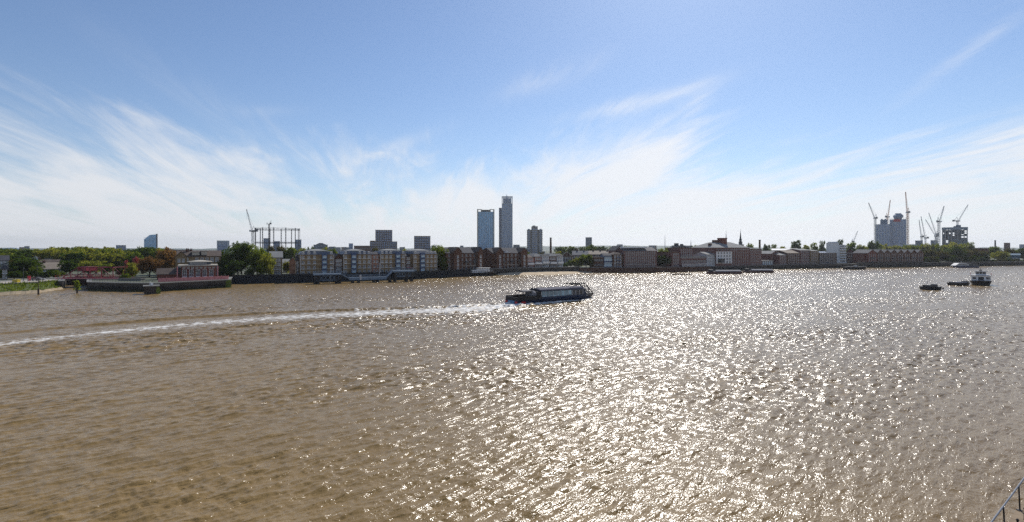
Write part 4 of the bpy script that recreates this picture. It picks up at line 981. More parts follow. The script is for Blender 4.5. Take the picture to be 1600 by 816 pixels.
t2,L2,H2 = tower_box('tower_wing','dark stepped wing joined to the left side of the tallest tower',780,784.3,325,907,18,glassd,bands=1.0,fins=2,finmat=brown,bandmat=midgrey,fh=3.05,finw=.7)
bpy.context.view_layer.update(); t2.parent = t; t2.matrix_parent_inverse = t.matrix_world.inverted()
for k in ('label','category'): del t2[k]
# concrete residential block
t,L,H = tower_box('tower_block','stepped grey brown concrete tower block with balcony stacks, right of the glass pair',823.5,847.5,359,700,18,mat('brown grey concrete',(.33,.29,.26),.85,.25,.15),bands=.8,bandmat=concrete,fh=2.9)
for x0,x1,dz in ((.0,.24,0),(.3,.7,4.6),(.76,1.0,-1.2)):
    g = MB(); g.box(L*x0,L*x1,-1.6,-.4,0,H+dz); g.build('stack', mat('brown grey concrete',(.33,.29,.26)), t)
for i in range(14):
    for x0,x1 in ((.02,.22),(.34,.48),(.52,.66),(.78,.98)):
        link('window', window_mesh(2.6,1.5,frame=palegrey,pane=glassd,sill=False), t, (L*(x0+x1)/2,-1.62,1.6+i*2.9))
g = MB(); g.box(L*.28,L*.62,2,12,H+.01,H+4.2); g.box(L*.36,L*.54,3,11,H+4.203,H+5.8); g.build('plant_room', midgrey, t)
g = MB(); g.box(L,L+4,2,14,-.3,H*.24); g.build('annexe', concrete, t)
# other towers along the skyline: name label px0 px1 ytop Y depth
tower_box('tower_block','brown upper tower rising from a wider brown base, behind the third tan flats',587,612.5,359.5,800,22,glassd,bands=.9,fins=9,finmat=mat('brown brick pier',(.17,.12,.09),.85,.2,.1),bandmat=mat('brown brick pier',(.17,.12,.09)),fh=3.3,finw=.9)
t,L,H = tower_box('tower_podium','wide brown podium building at the foot of the brown tower',578.5,620,377.5,785,14,glassd,bands=.9,fins=14,finmat=mat('brown brick pier',(.17,.12,.09)),bandmat=mat('brown brick pier',(.17,.12,.09)),fh=3.3,finw=1.1,cat='building')
g = MB(); g.box(0,L*.18,-.5,12,H,H+1.2); g.build('parapet', brown, t)
tower_box('tower_block','squat dark brown tower left of the big green tree by the flats',647.5,672,369,780,22,glassd,bands=1.0,fins=9,finmat=mat('brown brick pier',(.17,.12,.09)),bandmat=mat('dark brown brick',(.10,.065,.05),.85,.2,.1),fh=3.3,finw=.8)
tower_box('tower_block','lone slim grey tower block above the wooded rise',915.3,924.5,371,1000,12,midgrey,bands=.7,fins=5,finmat=greyw,bandmat=greyw,fh=3,finw=.6)
# left skyline
A, B = face_on(225,246,1300); d = B-A; t = thing('glass_tower','blue glass tower with a sloping stepped top, on the left skyline','tower block',(A.x,A.y,GZ),math.atan2(d.y,d.x)); L = d.length
hz = [Zat(y,1300)-GZ for y in (374.5,371,366.6,366.0)]
g = MB(); g.extr_y([(0,-.5),(L,-.5),(L,hz[3]),(L*.78,hz[2]),(L*.42,hz[2]-1),(L*.12,hz[1]-2),(0,hz[0])],0,24); g.build('wall', glassb, t)
g = MB()
for i in range(12): g.box(-.3,L+.3,-.3,-.01,3+i*3.4,3.7+i*3.4)
g.build('floor_band', greyp, t)
g = MB(); g.box(L*.9,L+.4,-.5,24.3,0,hz[3]+1); g.build('end_wall', darkgrey, t)
tower_box('office_block','low pale blue office wing beside the sloping glass tower',215,224.6,387.5,1310,20,glassb,bands=.7,bandmat=greyw,fh=3.5,cat='office block')
tower_box('tower_block','small blue grey block with pale centre, above the green belt',182,196,383.3,1200,18,glassd,bands=.6,fins=3,finmat=greyw,bandmat=greyw,finw=2.0)
t,L,H = tower_box('office_block','square blue grey office block with a white framed opening, behind the big tree clump',339.5,358,376.5,1100,22,glassd,bands=.6,bandmat=greyw,fh=3.5,cat='office block')
g = MB(); g.box(-.8,1.2,-1.2,-.4,0,H+.6); g.box(L*.82,L+.6,-1.2,-.4,0,H+.6); g.box(1.2,L*.82,-1.2,-.4,H-2.4,H+.6); g.box(L*.15,L*.7,-1.3,-.5,H-6.2,H-5.0); g.build('frame', palegrey, t)
x = X(16.5,1500); t = thing('arena','distant blue arena with a shallow domed roof at the far left','arena',(x,1500,GZ)); H = Zat(389.5,1500)-GZ
g = MB(); g.lathe(0,0,[(17,-.5),(17.5,H)],0,28); g.build('wall', glassb, t)
g = MB(); g.lathe(0,0,[(19.5,H+.01),(19.5,H+1.4),(14,H+3.2),(6,H+4.4),(.4,H+4.8)],0,28); g.build('roof', steelblue, t)
for a,b,y,Y,l in ((412,420.5,372.5,1000,'blue grey block seen through the left of the gasholder frame'),(428,437,377,1020,'lower blue block seen through the middle of the gasholder frame'),(461.5,470.5,374.5,1000,'blue grey block behind the right side of the gasholder frame')):
    tower_box('tower_block',l,a,b,y,Y,16,glassd,bands=.7,fins=4,finmat=greyw,bandmat=greyw,finw=.8)
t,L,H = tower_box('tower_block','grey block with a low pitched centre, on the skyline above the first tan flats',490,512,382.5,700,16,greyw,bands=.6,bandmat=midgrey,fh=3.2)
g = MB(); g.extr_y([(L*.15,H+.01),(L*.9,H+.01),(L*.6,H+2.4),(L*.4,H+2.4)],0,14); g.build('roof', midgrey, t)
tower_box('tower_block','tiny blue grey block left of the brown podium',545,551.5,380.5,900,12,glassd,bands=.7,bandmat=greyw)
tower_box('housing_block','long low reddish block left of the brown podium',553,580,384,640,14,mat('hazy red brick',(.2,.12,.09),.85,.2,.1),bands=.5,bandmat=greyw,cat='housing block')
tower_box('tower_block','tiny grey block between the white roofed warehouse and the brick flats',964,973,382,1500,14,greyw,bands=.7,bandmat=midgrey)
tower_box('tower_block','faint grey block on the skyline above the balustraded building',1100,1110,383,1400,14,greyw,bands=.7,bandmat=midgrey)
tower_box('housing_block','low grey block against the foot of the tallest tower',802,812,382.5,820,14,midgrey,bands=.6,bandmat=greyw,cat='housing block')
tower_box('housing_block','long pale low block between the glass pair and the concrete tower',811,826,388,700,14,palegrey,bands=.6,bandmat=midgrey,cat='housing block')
tower_box('tower_block','square brown windowless block on the far right skyline',1568.5,1578.5,379.5,800,12,mat('brown plain block',(.2,.13,.1),.85,.2,.1))
tower_box('tower_block','blue grey block at the right edge of the skyline',1593,1606,382,1300,20,glassd,bands=.7,fins=5,finmat=greyw,bandmat=greyw)
# low grey rooftops far away
rr = random.Random(5)
for i in range(30):
    px = rr.choice([rr.uniform(480,545), rr.uniform(620,745), rr.uniform(690,745), rr.uniform(1000,1130), rr.uniform(30,120), rr.uniform(930,1010)])
    Y = rr.uniform(950,1500); w = rr.uniform(5,14)
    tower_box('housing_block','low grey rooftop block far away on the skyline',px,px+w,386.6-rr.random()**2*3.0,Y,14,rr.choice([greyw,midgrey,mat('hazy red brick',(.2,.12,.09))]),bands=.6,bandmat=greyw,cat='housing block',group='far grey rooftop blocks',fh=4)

def stack(label, px, ytop, Y, r, mt=brown):
    t = thing('chimney', label, 'chimney', (X(px,Y),Y,GZ)); H = Zat(ytop,Y)-GZ
    g = MB(); g.lathe(0,0,[(r*1.15,-.3),(r,H*.6),(r*.86,H)],0,14); g.build('shaft', mt, t)
    g = MB(); g.lathe(0,0,[(r*.88,H+.004),(r*1.06,H+.3),(r*1.06,H+1.1),(r*.8,H+1.2)],0,14); g.build('cap', darkgrey, t)
stack('tall brown brick chimney right of the concrete tower block', 860.5, 373, 560, 1.15)
stack('slim dark smokestack right of the church spire', 1187, 376.5, 520, 1.0)
stack('slim dark chimney on the far right skyline', 1555, 377, 640, .85, darkgrey)
def mast(label, px, ytop, Y, r=.28, name='radio_mast'):
    t = thing(name, label, 'mast', (X(px,Y),Y,GZ)); H = Zat(ytop,Y)-GZ
    g = MB()
    for k in range(3):
        a = k*2.1; g.tube((1.1*math.cos(a),1.1*math.sin(a),0),(.12*math.cos(a),.12*math.sin(a),H*.9),r*.6,0,5)
    n = 10
    for i in range(n):
        z = H*.9*i/n; q = 1.1-.98*i/n
        for k in range(3):
            a, b = k*2.1, (k+1)*2.1; g.tube((q*math.cos(a),q*math.sin(a),z),(q*.9*math.cos(b),q*.9*math.sin(b),z+H*.09),r*.4,0,4)
    g.tube((0,0,H*.88),(0,0,H),r*.5,0,5); g.build('lattice', midgrey, t)
mast('thin far lattice mast over the tree gap right of the plum warehouse', 1039, 367, 1600, .6)
mast('thin aerial above the tall flat topped brick block', 1079.5, 375, 420, .2)
mast('thin aerial standing on the skyline left of the brick tank', 1134.5, 361, 420, .2)

def spire():
    Y = 470; t = thing('church','church tower with a dark slender stone spire behind the warehouses','church',(X(1157,Y),Y,GZ))
    H = Zat(383,Y)-GZ; top = Zat(360,Y)-GZ
    g = MB(); g.box(-2.1,2.1,-2.1,2.1,-.3,H); g.build('tower', brown, t)
    g = MB(); g.box(-2.35,2.35,-2.35,2.35,H+.003,H+.5); g.build('cornice', concrete, t)
    g = MB(); g.lathe(0,0,[(1.5,H+.5),(1.5,H+2.6),(1.75,H+2.7),(1.75,H+3.0),(1.1,H+3.1),(1.1,H+5.2),(1.3,H+5.3),(.8,H+5.6),(.1,top-.6)],0,12); g.build('spire', darkgrey, t)
    g = MB()
    for k in range(8): a = k*math.pi/4; g.tube((1.55*math.cos(a),1.55*math.sin(a),H+.5),(1.55*math.cos(a),1.55*math.sin(a),H+2.6),.15,0,6)
    g.build('column', concrete, t)
    g = MB(); g.tube((0,0,top-.7),(0,0,top+.9),.07); g.box(-.4,.4,-.04,.04,top+.2,top+.34); g.build('weathervane', darkgrey, t)
    g = MB(); g.box(-4,18,3,14,-.3,H*.55); g.extr_x([(3,H*.55+.01),(14,H*.55+.01),(8.5,H*.8)],-4,18); g.build('nave', brown, t)
spire()

# ------------------------------------------------------------------ gasholder
def gasholder():
    Y = 545.0; xl, xr = X(401.5,Y), X(466,Y); Rr = (xr-xl)/2; cx = (xl+xr)/2; cy = Y
    t = thing('gasholder','disused gasholder, an open ring of dark iron columns with two girder hoops','gasholder',(cx,cy,GZ)); H = Zat(357.5,Y)-GZ
    n = 12
    for k in range(n):
        a = 2*math.pi*(k+.5)/n; x, y = Rr*math.cos(a), Rr*math.sin(a); g = MB()
        for da in (-.016,.016): g.tube((Rr*math.cos(a+da),Rr*math.sin(a+da),-.3),(Rr*math.cos(a+da),Rr*math.sin(a+da),H+.6),.21,0,6)
        for i in range(12): z = H*i/12; g.tube((Rr*math.cos(a-.016),Rr*math.sin(a-.016),z),(Rr*math.cos(a+.016),Rr*math.sin(a+.016),z+H/12),.14,0,4)
        g.build('column', darkgrey, t)
    for z, h in ((H,1.5),(H*.58,1.1)):
        g = MB()
        for k in range(n*3):
            a, b = 2*math.pi*k/(n*3), 2*math.pi*(k+1)/(n*3)
            pa = Vector((Rr*math.cos(a),Rr*math.sin(a),0)); pb = Vector((Rr*math.cos(b),Rr*math.sin(b),0))
            for dz in (0,-h): g.tube(pa+Vector((0,0,z+dz)),pb+Vector((0,0,z+dz)),.17,0,4)
            g.tube(pa+Vector((0,0,z)),pb+Vector((0,0,z-h)),.08,0,4); g.tube(pa+Vector((0,0,z-h)),pb+Vector((0,0,z)),.08,0,4)
        g.build('girder_ring', darkgrey, t)
    g = MB(); g.lathe(0,0,[(Rr-1.5,-.3),(Rr-1.5,6),(Rr*.5,7.2),(.3,7.6)],0,32); g.build('tank', mat('rusted plate',(.16,.1,.07),.85,.3,.2), t)
gasholder()
def gas_mast():
    Y = 522.0; t = thing('lattice_mast','dark lattice mast with a small platform and forked aerials, in front of the gasholder','mast',(X(420.5,Y),Y,GZ)); H = Zat(350.5,Y)-GZ
    g = MB()
    for sx in (-.5,.5):
        for sy in (-.5,.5): g.tube((sx,sy,-.2),(sx,sy,H),.16,0,5)
    for i in range(18):
        z = H*i/18; 
        for y in (-.5,.5): g.tube((-.5 if i%2 else .5,y,z),(.5 if i%2 else -.5,y,z+H/18),.08,0,4)
    g.build('lattice', darkgrey, t)
    g = MB(); g.box(-2.3,2.3,-1.2,1.2,H,H+.4); g.build('platform', darkgrey, t)
    g = MB()
    for x, h in ((-2.1,1.6),(1.0,2.2),(1.9,3.4)): g.tube((x,0,H+.4),(x,0,H+.4+h),.18,0,5)
    g.box(.6,2.2,-.5,.5,H+.4,H+1.3); g.build('aerial', darkgrey, t)
gas_mast()

# ------------------------------------------------------------------ tower cranes
def crane(label, px, Y, yb, ym, tip, counter=(4,.4), mt=cranew, w=2.0, z0=None):
    """px: mast column; yb/ym: rows of the mast foot and slewing ring; tip: photo point of the jib end"""
    x = X(px,Y); zb = (Zat(yb,Y) if z0 is None else z0); t = thing('tower_crane', label, 'crane', (x,Y,zb)); H = Zat(ym,Y)-zb
    g = MB(); q = w/2; n = max(3,int(H/(w*1.5)))
    for sx in (-q,q):
        for sy in (-q,q): g.tube((sx,sy,0),(sx,sy,H),w*.105,0,4)
    for i in range(n):
        z0_, z1 = H*i/n, H*(i+1)/n
        for s in (-q,q):
            g.tube((-q if i%2 else q,s,z0_),(q if i%2 else -q,s,z1),w*.06,0,4); g.tube((s,-q if i%2 else q,z0_),(s,q if i%2 else -q,z1),w*.06,0,4)
        g.tube((-q,-q,z1),(q,-q,z1),w*.06,0,4); g.tube((-q,q,z1),(q,q,z1),w*.06,0,4)
    g.build('mast', mt, t)
    tx, tz = X(tip[0],Y)-x, Zat(tip[1],Y)-zb; s = 1 if tx > 0 else -1
    foot = Vector((s*w*.5,0,H+1.5)); tipv = Vector((tx,0,tz)); d = (tipv-foot); L = d.length; u = d/L; p = Vector((-u.z,0,u.x))
    g = MB(); g.box(-w*.9,w*.9,-w*.8,w*.8,H,H+1.3); g.build('slewing_deck', craned, t)
    g = MB(); m = max(4,int(L/3.2)); jw = w*.36
    for k in range(m):
        a, b = foot+u*(L*k/m), foot+u*(L*(k+1)/m); f = 1-.55*k/m
        for o in (Vector((0,-jw*f,0))-p*jw*f, Vector((0,jw*f,0))-p*jw*f, p*jw*f): g.tube(a+o,b+o,w*.085,0,4)
        g.tube(a+p*jw*f,b-p*jw*f+Vector((0,jw*f,0)),w*.05,0,4); g.tube(a-p*jw*f+Vector((0,-jw*f,0)),b+p*jw*f,w*.05,0,4)
    g.build('jib', mt, t)
    cl, ch = counter
    g = MB(); g.box(min(0,-s*cl),max(0,-s*cl),-w*.5,w*.5,H+1.3,H+1.3+w*.45); g.build('counter_jib', craned, t)
    g = MB(); xx = -s*(cl-1.2); g.box(xx-1.3,xx+1.3,-w*.6,w*.6,H+.2,H+1.29); g.box(xx-1.3,xx+1.3,-w*.55,w*.55,H+1.3+w*.45,H+3.6); g.build('counterweight', craned, t)
    af = Vector((-s*w*.6,0,H+7.5*w/2.2+ch)); g = MB(); g.tube((s*w*.6,0,H+1.5),af,w*.12,0,4); g.tube((-s*cl*.7,0,H+2),af,w*.12,0,4); g.build('a_frame', mt, t)
    g = MB(); g.tube(af,tipv*.94+foot*.06,w*.035,0,4); hk = foot+u*(L*.97); g.tube(hk,hk-Vector((0,0,min(L*.45,12))),w*.03,0,4); g.build('hoist_rope', craned, t)
    g = MB(); g.box(s*w*.9,s*w*.9+s*1.6,-w*.6-.8,-w*.6+.8,H+.2,H+2.4) if s > 0 else g.box(s*w*.9-1.6,s*w*.9,-w*.6-.8,-w*.6+.8,H+.2,H+2.4); g.build('cab', white, t)
CG = 1000.0
crane('pale luffing crane at the left of the building site towers, jib leaning left',1367.5,CG-6,382,342,(1357,317),w=2.6)
crane('luffing crane rising from behind the left building site tower, jib leaning right',1386.5,CG+30,350,340,(1391,312.5),mt=craneyr,w=2.4)
crane('tallest luffing crane with an almost upright jib, at the right of the capped tower',1418.2,CG-4,382,333,(1414.8,300),w=2.8,mt=craneyr)
crane('short luffing crane with upright jib, first of the middle cluster',1440,CG,380,371,(1436,344),w=2.0)
crane('short luffing crane with counterweight out to the right, second of the middle cluster',1446,CG+12,384,373,(1439,338),w=2.0,counter=(6,.4))
crane('luffing crane with the lowest, most slanting jib, middle cluster',1462,CG+8,382,370,(1446,343),w=2.0,counter=(5,.4))
crane('luffing crane with steep jib just behind the slanting one, middle cluster',1463,CG+26,382,367,(1451,332.5),w=2.0,counter=(5,.4))
crane('tall pale luffing crane with jib leaning right, beside the open concrete frame',1467,CG-3,383,347.5,(1475,322),w=2.8)
crane('luffing crane standing on top of the open concrete frame, jib leaning right',1496,CG+10,356,346.5,(1512.5,320),w=2.4,counter=(9,1.0))
crane('faint far luffing crane above the trees between white block and building site',1333,1500,383,378,(1340,361),w=2.6)
crane('pale crane with long steep jib, left of the gasholder',394.8,620,388,362.5,(385,327),w=1.9,counter=(6,.4))

# ------------------------------------------------------------------ building site
bluehaze = mat('haze tinted cladding',(.16,.22,.30),.5,.25,.15)  # bluish tone of the distant air put into the cladding colour
def site_tower(label, px0, px1, ytop, Y, depth, fins, name='unfinished_tower'):
    t,L,H = tower_box(name,label,px0,px1,ytop,Y,depth,glassd,bands=.35,bandmat=mat('site concrete band',(.2,.22,.25),.8,.2,.1),fins=fins,finmat=mat('pale site fin',(.42,.44,.48),.6,.15,.1),fh=3.4,finw=1.5,proud=.4)
    g = MB(); g.box(-1.4,L+1.4,-1.6,-.9,0,9.5); g.build('hoarding', mat('pale site hoarding',(.45,.46,.48),.6,.1,.1), t)
    return t,L,H
t,L,H = site_tower('unfinished blue tower at the left of the building site, stepped up in the middle',1368.5,1390.2,350.5,CG,26,5)
g = MB(); g.box(L*.32,L*.85,3,22,H,H+9); g.box(L*.38,L*.5,2.4,2.99,H,H+10.5); g.box(L*.62,L*.74,2.4,2.99,H,H+10.5); g.build('core_wall', bluehaze, t)
t,L,H = site_tower('unfinished tower with a round blue cap and red panel, right of the stepped one',1390.6,1415.5,343,CG-2,28,6)
g = MB(); g.lathe(L*.52,13,[(5.5,H),(6.5,H+3.2),(8.2,H+5.2),(8.2,H+8.2),(6,H+10.4),(5.4,H+10.5),(5.0,H+12.4)],0,20); g.build('cap', bluehaze, t)
g = MB(); g.box(L*.22,L*.66,-1.8,-.7,H-4.4,H+.8); g.build('red_panel', redp, t)
g = MB()
for i in range(9): g.box(L*i/8-.35,L*i/8+.35,-.4,.4,H+.3,H+3.4)
g.build('column', concrete, t)
def frame_tower():
    Y = CG; A, B = face_on(1472.5,1511.5,Y); d = B-A; L = d.length; H = Zat(356.5,Y)-GZ; D = 26
    t = thing('unfinished_tower','open concrete frame of a tower with sky showing between its floors','unfinished tower',(A.x,A.y,GZ),math.atan2(d.y,d.x))
    n = 14
    for i in range(n+1):
        g = MB(); z = H*i/n; g.box(-.5,L+.5,-.5,D+.5,z-.55,z); g.build('floor_slab', mat('site concrete band',(.2,.22,.25)), t)
    for i in range(9):
        for y in (0,D):
            g = MB(); q = L*i/8; g.box(q-.6,q+.6,y-.6+.1,y+.6-.1,0,H); g.build('column', concrete if i%2 else midgrey, t)
    g = MB()
    for a,b in ((.33,.42),(.5,.62),(.06,.1)): g.box(L*a,L*b,8,18,0,H+2)
    g.build('core_wall', bluehaze, t)
    rg = random.Random(8); g = MB()
    for i in range(n):
        for j in range(8):
            if rg.random() < (.97 if i < 9 else .8): g.box(L*j/8+.6,L*(j+1)/8-.6,D*.5,D*.5+.3,H*i/n+.01,H*(i+1)/n-.56)
            if rg.random() < .25: g.box(L*j/8+.6,L*(j+1)/8-.6,.3,.5,H*i/n+.01,H*i/n+1.6)
    g.build('panel', mat('blue debris netting',(.11,.21,.26),.8,.2,.3), t)
    g = MB(); g.box(-1,L+1,-1,-.55,H-3.2,H+1.6); g.box(L*.45,L*.6,3,12,H,H+4); g.box(L*.55,L*.75,3,12,H,H+6); g.build('safety_screen', mat('blue grey screen',(.15,.2,.24),.6,.3,.1), t)
frame_tower()
tower_box('concrete_core','low haze tinted blue core block below the first middle cranes',1430.5,1441.5,376,CG+4,14,bluehaze,bands=.6,fins=3,finmat=greyw,bandmat=greyw,cat='unfinished tower')
tower_box('concrete_core','low haze tinted blue core block below the slanting crane',1454.5,1465,375.5,CG+16,14,bluehaze,bands=.6,fins=3,finmat=greyw,bandmat=greyw,cat='unfinished tower')
tower_box('site_shed','long pale site shed at the foot of the capped tower',1400,1432,382,CG-30,12,palegrey,cat='shed')

# ------------------------------------------------------------------ hills
def hills():
    g = MB(); rng = random.Random(9); k = 160; vs = []
    for r, (Y, f) in enumerate(((5200,0),(6000,.75),(6900,1),(8200,.2))):
        for i in range(k):
            px = -500+i*2700/(k-1); h = 13+44*math.exp(-((px-1010)/190)**2)+22*math.exp(-((px-760)/130)**2)+18*math.exp(-((px-1560)/140)**2)+12*math.exp(-((px-120)/220)**2)+4*math.sin(i*.9)+3*math.sin(i*2.3+r)
            vs.append((X(px,Y),Y,(GZ-1)+f*h))
    g.add(vs,[(r*k+i,r*k+i+1,(r+1)*k+i+1,(r+1)*k+i) for r in range(3) for i in range(k-1)])
    m = mat('wooded hill',(.06,.085,.05),.95,.4,.004)
    tag(g.build('hills', m), kind='structure')
hills()
USE_HAZE, EXPOSURE = True, 0.0
# ------------------------------------------------------------------ boats
def hull(L, B, z0, zs, zb, taper=.35, stern=.9, raked=.5, m=0, g=None, blunt=0.0):
    """lofted hull, stern at x=0, bow at x=L; deck height zs at the stern, zb at the bow"""
    g = g or MB(); n = 14; vs = []; fs = []
    for i in range(n+1):
        s = i/n; x = L*s
        hb = B/2*(stern+(1-stern)*min(1,s/.25)) if s < .25 else B/2
        if s > 1-taper: q = (s-(1-taper))/taper; hb *= max(blunt, (1-q**2.2))
        hb = max(hb, .03); zt = zs+(zb-zs)*s**2
        vs += [(x-raked*s*s*1.2,-hb*.72,z0),(x,-hb,zt),(x,hb,zt),(x-raked*s*s*1.2,hb*.72,z0)]
    for i in range(n):
        a = 4*i; b = a+4
        fs += [(a,b,b+1,a+1),(a+1,b+1,b+2,a+2),(a+2,b+2,b+3,a+3),(a+3,b+3,b,a)]
    fs += [(0,1,2,3),(4*n+3,4*n+2,4*n+1,4*n)]
    g.add(vs, fs, m); return g
def tour_boat():
    p = BOAT_S+BOAT_P*3.25
    t = thing('tour_boat','long navy sightseeing boat with glazed cabin and grey roof, trailing a white wake','boat',(p.x,p.y,0),math.atan2(BOAT_D.y,BOAT_D.x)); t.scale = (1.07,1.02,1.0)
    hull(29.5,6.5,-.8,1.25,1.5,taper=.32,stern=.96,raked=1.2,blunt=.06).build('hull',[navy],t)
    g = hull(29.4,6.62,1.02,1.14,1.38,taper=.32,stern=.96,raked=.0,blunt=.06); g.build('rubbing_strake', mat('dull blue strake',(.03,.05,.13),.5,.2,.5), t)
    # transom panels
    g = MB(); g.box(-.07,-.004,-1.6,1.6,.25,1.15); g.build('transom_panel', mat('light blue panel',(.10,.22,.36),.5,.2,.8), t)
    for y in (-2.5,2.4):
        g = MB(); g.box(-.09,-.003,y-.55,y+.55,.25,1.05); g.build('stern_board', redp, t)
    g = MB(); g.box(1.2,2.5,-3.32,-3.2,.3,.95); g.build('side_board', redp, t)
    # glazed saloon
    x0, x1 = 8.2, 23.3; zt = 3.75
    g = MB(); g.box(x0,x1,-2.75,2.75,1.3,1.9); g.box(x0,x1,-2.72,2.72,3.45,zt); g.build('saloon_wall', mat('dark blue coaming',(.025,.045,.09),.4,.2,.6), t)
    n = 11
    for s in (-1,1):
        for i in range(n):
            w = (x1-x0)/n; a = x0+i*w+.09; b = x0+(i+1)*w-.09
            g = MB(); y = s*2.68; g.box(a,b,min(y,y-s*.06),max(y,y-s*.06),1.902,3.448); g.build('window', glassp if i < n-3 else glass, t)
        g = MB()
        for i in range(n+1): x = x0+i*(x1-x0)/n; g.box(x-.085,x+.085,s*2.70-.05,s*2.70+.05,1.903,3.447)
        g.build('mullion', palegrey if s < 0 else darkgrey, t)
    g = MB(); g.box(x0,x1,-.3,.3,1.3,2.4)
    for i in range(12): g.box(x0+.6+i*1.3,x0+1.0+i*1.3,-2.3,2.3,1.3,2.15)
    g.build('seating', mat('pale seat',(.45,.47,.5),.7,.2,1), t)
    g = MB(); g.box(x1-.1,x1,-2.65,2.65,1.9,3.45); g.box(x0,x0+.1,-2.65,2.65,1.9,3.45); g.build('end_bulkhead', glass, t)
    r = MB(); r.extr_x([(-2.95,zt),(2.95,zt),(2.85,zt+.22),(1.6,zt+.5),(0,zt+.58),(-1.6,zt+.5),(-2.85,zt+.22)],x0-.4,x1+.3)
    for i in range(26): x = x0+i*(x1-x0)/25; r.extr_x([(-2.87,zt+.225),(0,zt+.585),(2.87,zt+.225),(2.8,zt+.31),(0,zt+.67),(-2.8,zt+.31)],x-.06,x+.06)
    r.build('roof', mat('grey boat roof',(.14,.135,.16),.85,.2,.8,spec=.15), t)
    # aft deck, engine casing, canopy with folded sheet, wheelhouse
    g = MB(); g.box(.25,8.1,-3.0,3.0,1.26,1.32); g.build('aft_deck', wood, t)
    g = MB(); g.box(.15,8.1,-3.1,-3.0,1.26,2.35); g.box(.15,8.1,3.0,3.1,1.26,2.35); g.box(.1,.25,-3.0,3.0,1.26,2.2); g.build('bulwark', black, t)
    g = MB()
    for x in (.5,2.2,4.0,5.8,7.6):
        for y in (-3.0,3.0): g.tube((x,y,2.3),(x,y,3.05),.05,0,5)
    for y in (-3,3): g.tube((.3,y,3.05),(3.6,y,3.05),.05,0,5)
    g.tube((.3,-3,3.05),(.3,3,3.05),.05,0,5); g.build('deck_rail', darkgrey, t)
    g = MB(); g.extr_x([(-2.1,3.5),(2.1,3.5),(2.0,3.75),(0,4.05),(-2.0,3.75)],2.6,5.6)
    for x in (2.8,5.4):
        for y in (-2,2): g.tube((x,y,1.3),(x,y,3.55),.06,0,5)
    g.build('canopy', mat('dark awning',(.05,.05,.06),.7,.3,.8), t)
    g = MB(); g.lathe(6.3,-1.2,[(1.0,2.0),(1.35,2.5),(1.2,3.1),(.6,3.6),(.1,3.75)],0,12); g.lathe(6.6,1.0,[(1.0,2.0),(1.2,2.6),(1.0,3.4),(.2,3.85)],0,12); g.build('folded_cover', tarp, t)
    g = MB(); g.box(6.9,8.3,-2.6,2.6,1.3,3.5); g.build('aft_casing', black, t)
    g = MB(); g.box(6.9,7.5,-.7,.7,3.5,4.3); g.tube((7.2,.3,4.3),(7.2,.3,4.75),.16); g.tube((6.2,-.5,3.9),(6.2,-.5,4.5),.13); g.build('funnel', darkgrey, t)
    rg = random.Random(4)
    # passengers standing on the aft deck
    g = MB(); g.box(23.6,25.4,-1.9,1.9,1.4,2.6); g.box(23.6,25.3,-1.6,1.6,3.35,3.55)
    for x in (23.7,25.2):
        for y in (-1.5,1.5): g.tube((x,y,2.6),(x,y,3.36),.07,0,5)
    g.build('wheelhouse', mat('dark blue coaming',(.025,.045,.09)), t)
    g = MB(); g.box(23.8,25.15,-1.46,1.46,2.61,3.34); g.build('wheelhouse_glass', glass, t)
    # raked bow frame
    g = MB()
    for y in (-1.6,1.6): g.tube((25.6,y,4.6),(28.9,y*.55,1.6),.17,0,5); g.tube((27.0,y*.85,1.7),(26.0,y,4.3),.1,0,5); g.tube((23.6,y,4.4),(25.6,y,4.6),.13,0,5)
    for k in (.2,.55,.85):
        x = 25.6+3*k; y = 1.6*(1-.45*k); z = 4.6-2.7*k; g.tube((x,-y,z),(x,y,z),.07,0,5)
    g.build('bow_frame', darkgrey, t)
    g = MB(); g.box(26.9,29.2,-.75,.75,1.55,1.85); g.tube((28.9,-.5,1.85),(28.9,-.5,2.5),.09); g.tube((28.9,.5,1.85),(28.9,.5,2.5),.09); g.build('bow_platform', black, t)
    # lights and horns rack on the roof by the wheelhouse
    g = MB(); g.tube((20.6,-1.8,4.15),(20.2,-1.8,5.0),.05,0,5); g.tube((20.2,1.8,4.15),(20.2,1.8,5.0),.05,0,5); g.tube((24.6,-1.8,4.0),(24.6,-1.8,5.0),.06,0,5); g.tube((24.6,1.8,4.0),(24.6,1.8,5.0),.06,0,5)
    for y in (-1.8,1.8): g.tube((19.8,y,5.0),(24.9,y,5.0),.07,0,5)
    for i in range(9):
        x = 20+i*.58; g.box(x-.13,x+.13,-1.9,-1.6,5.02,5.28+.12*(i%3)); g.box(x-.1,x+.15,1.6,1.9,5.02,5.25+.1*(i%2))
    g.box(19.5,19.9,-2.1,-1.5,4.85,5.45); g.build('roof_rack', black, t)
    for x in ():
        g = MB(); 
        for k in range(12):
            a, b = k*math.pi/6, (k+1)*math.pi/6; g.tube((x+.36*math.cos(a),-3.16,1.75+.36*math.sin(a)),(x+.36*math.cos(b),-3.16,1.75+.36*math.sin(b)),.09,0,5)
        g.build('lifebelt', craneyr, t)
tour_boat()

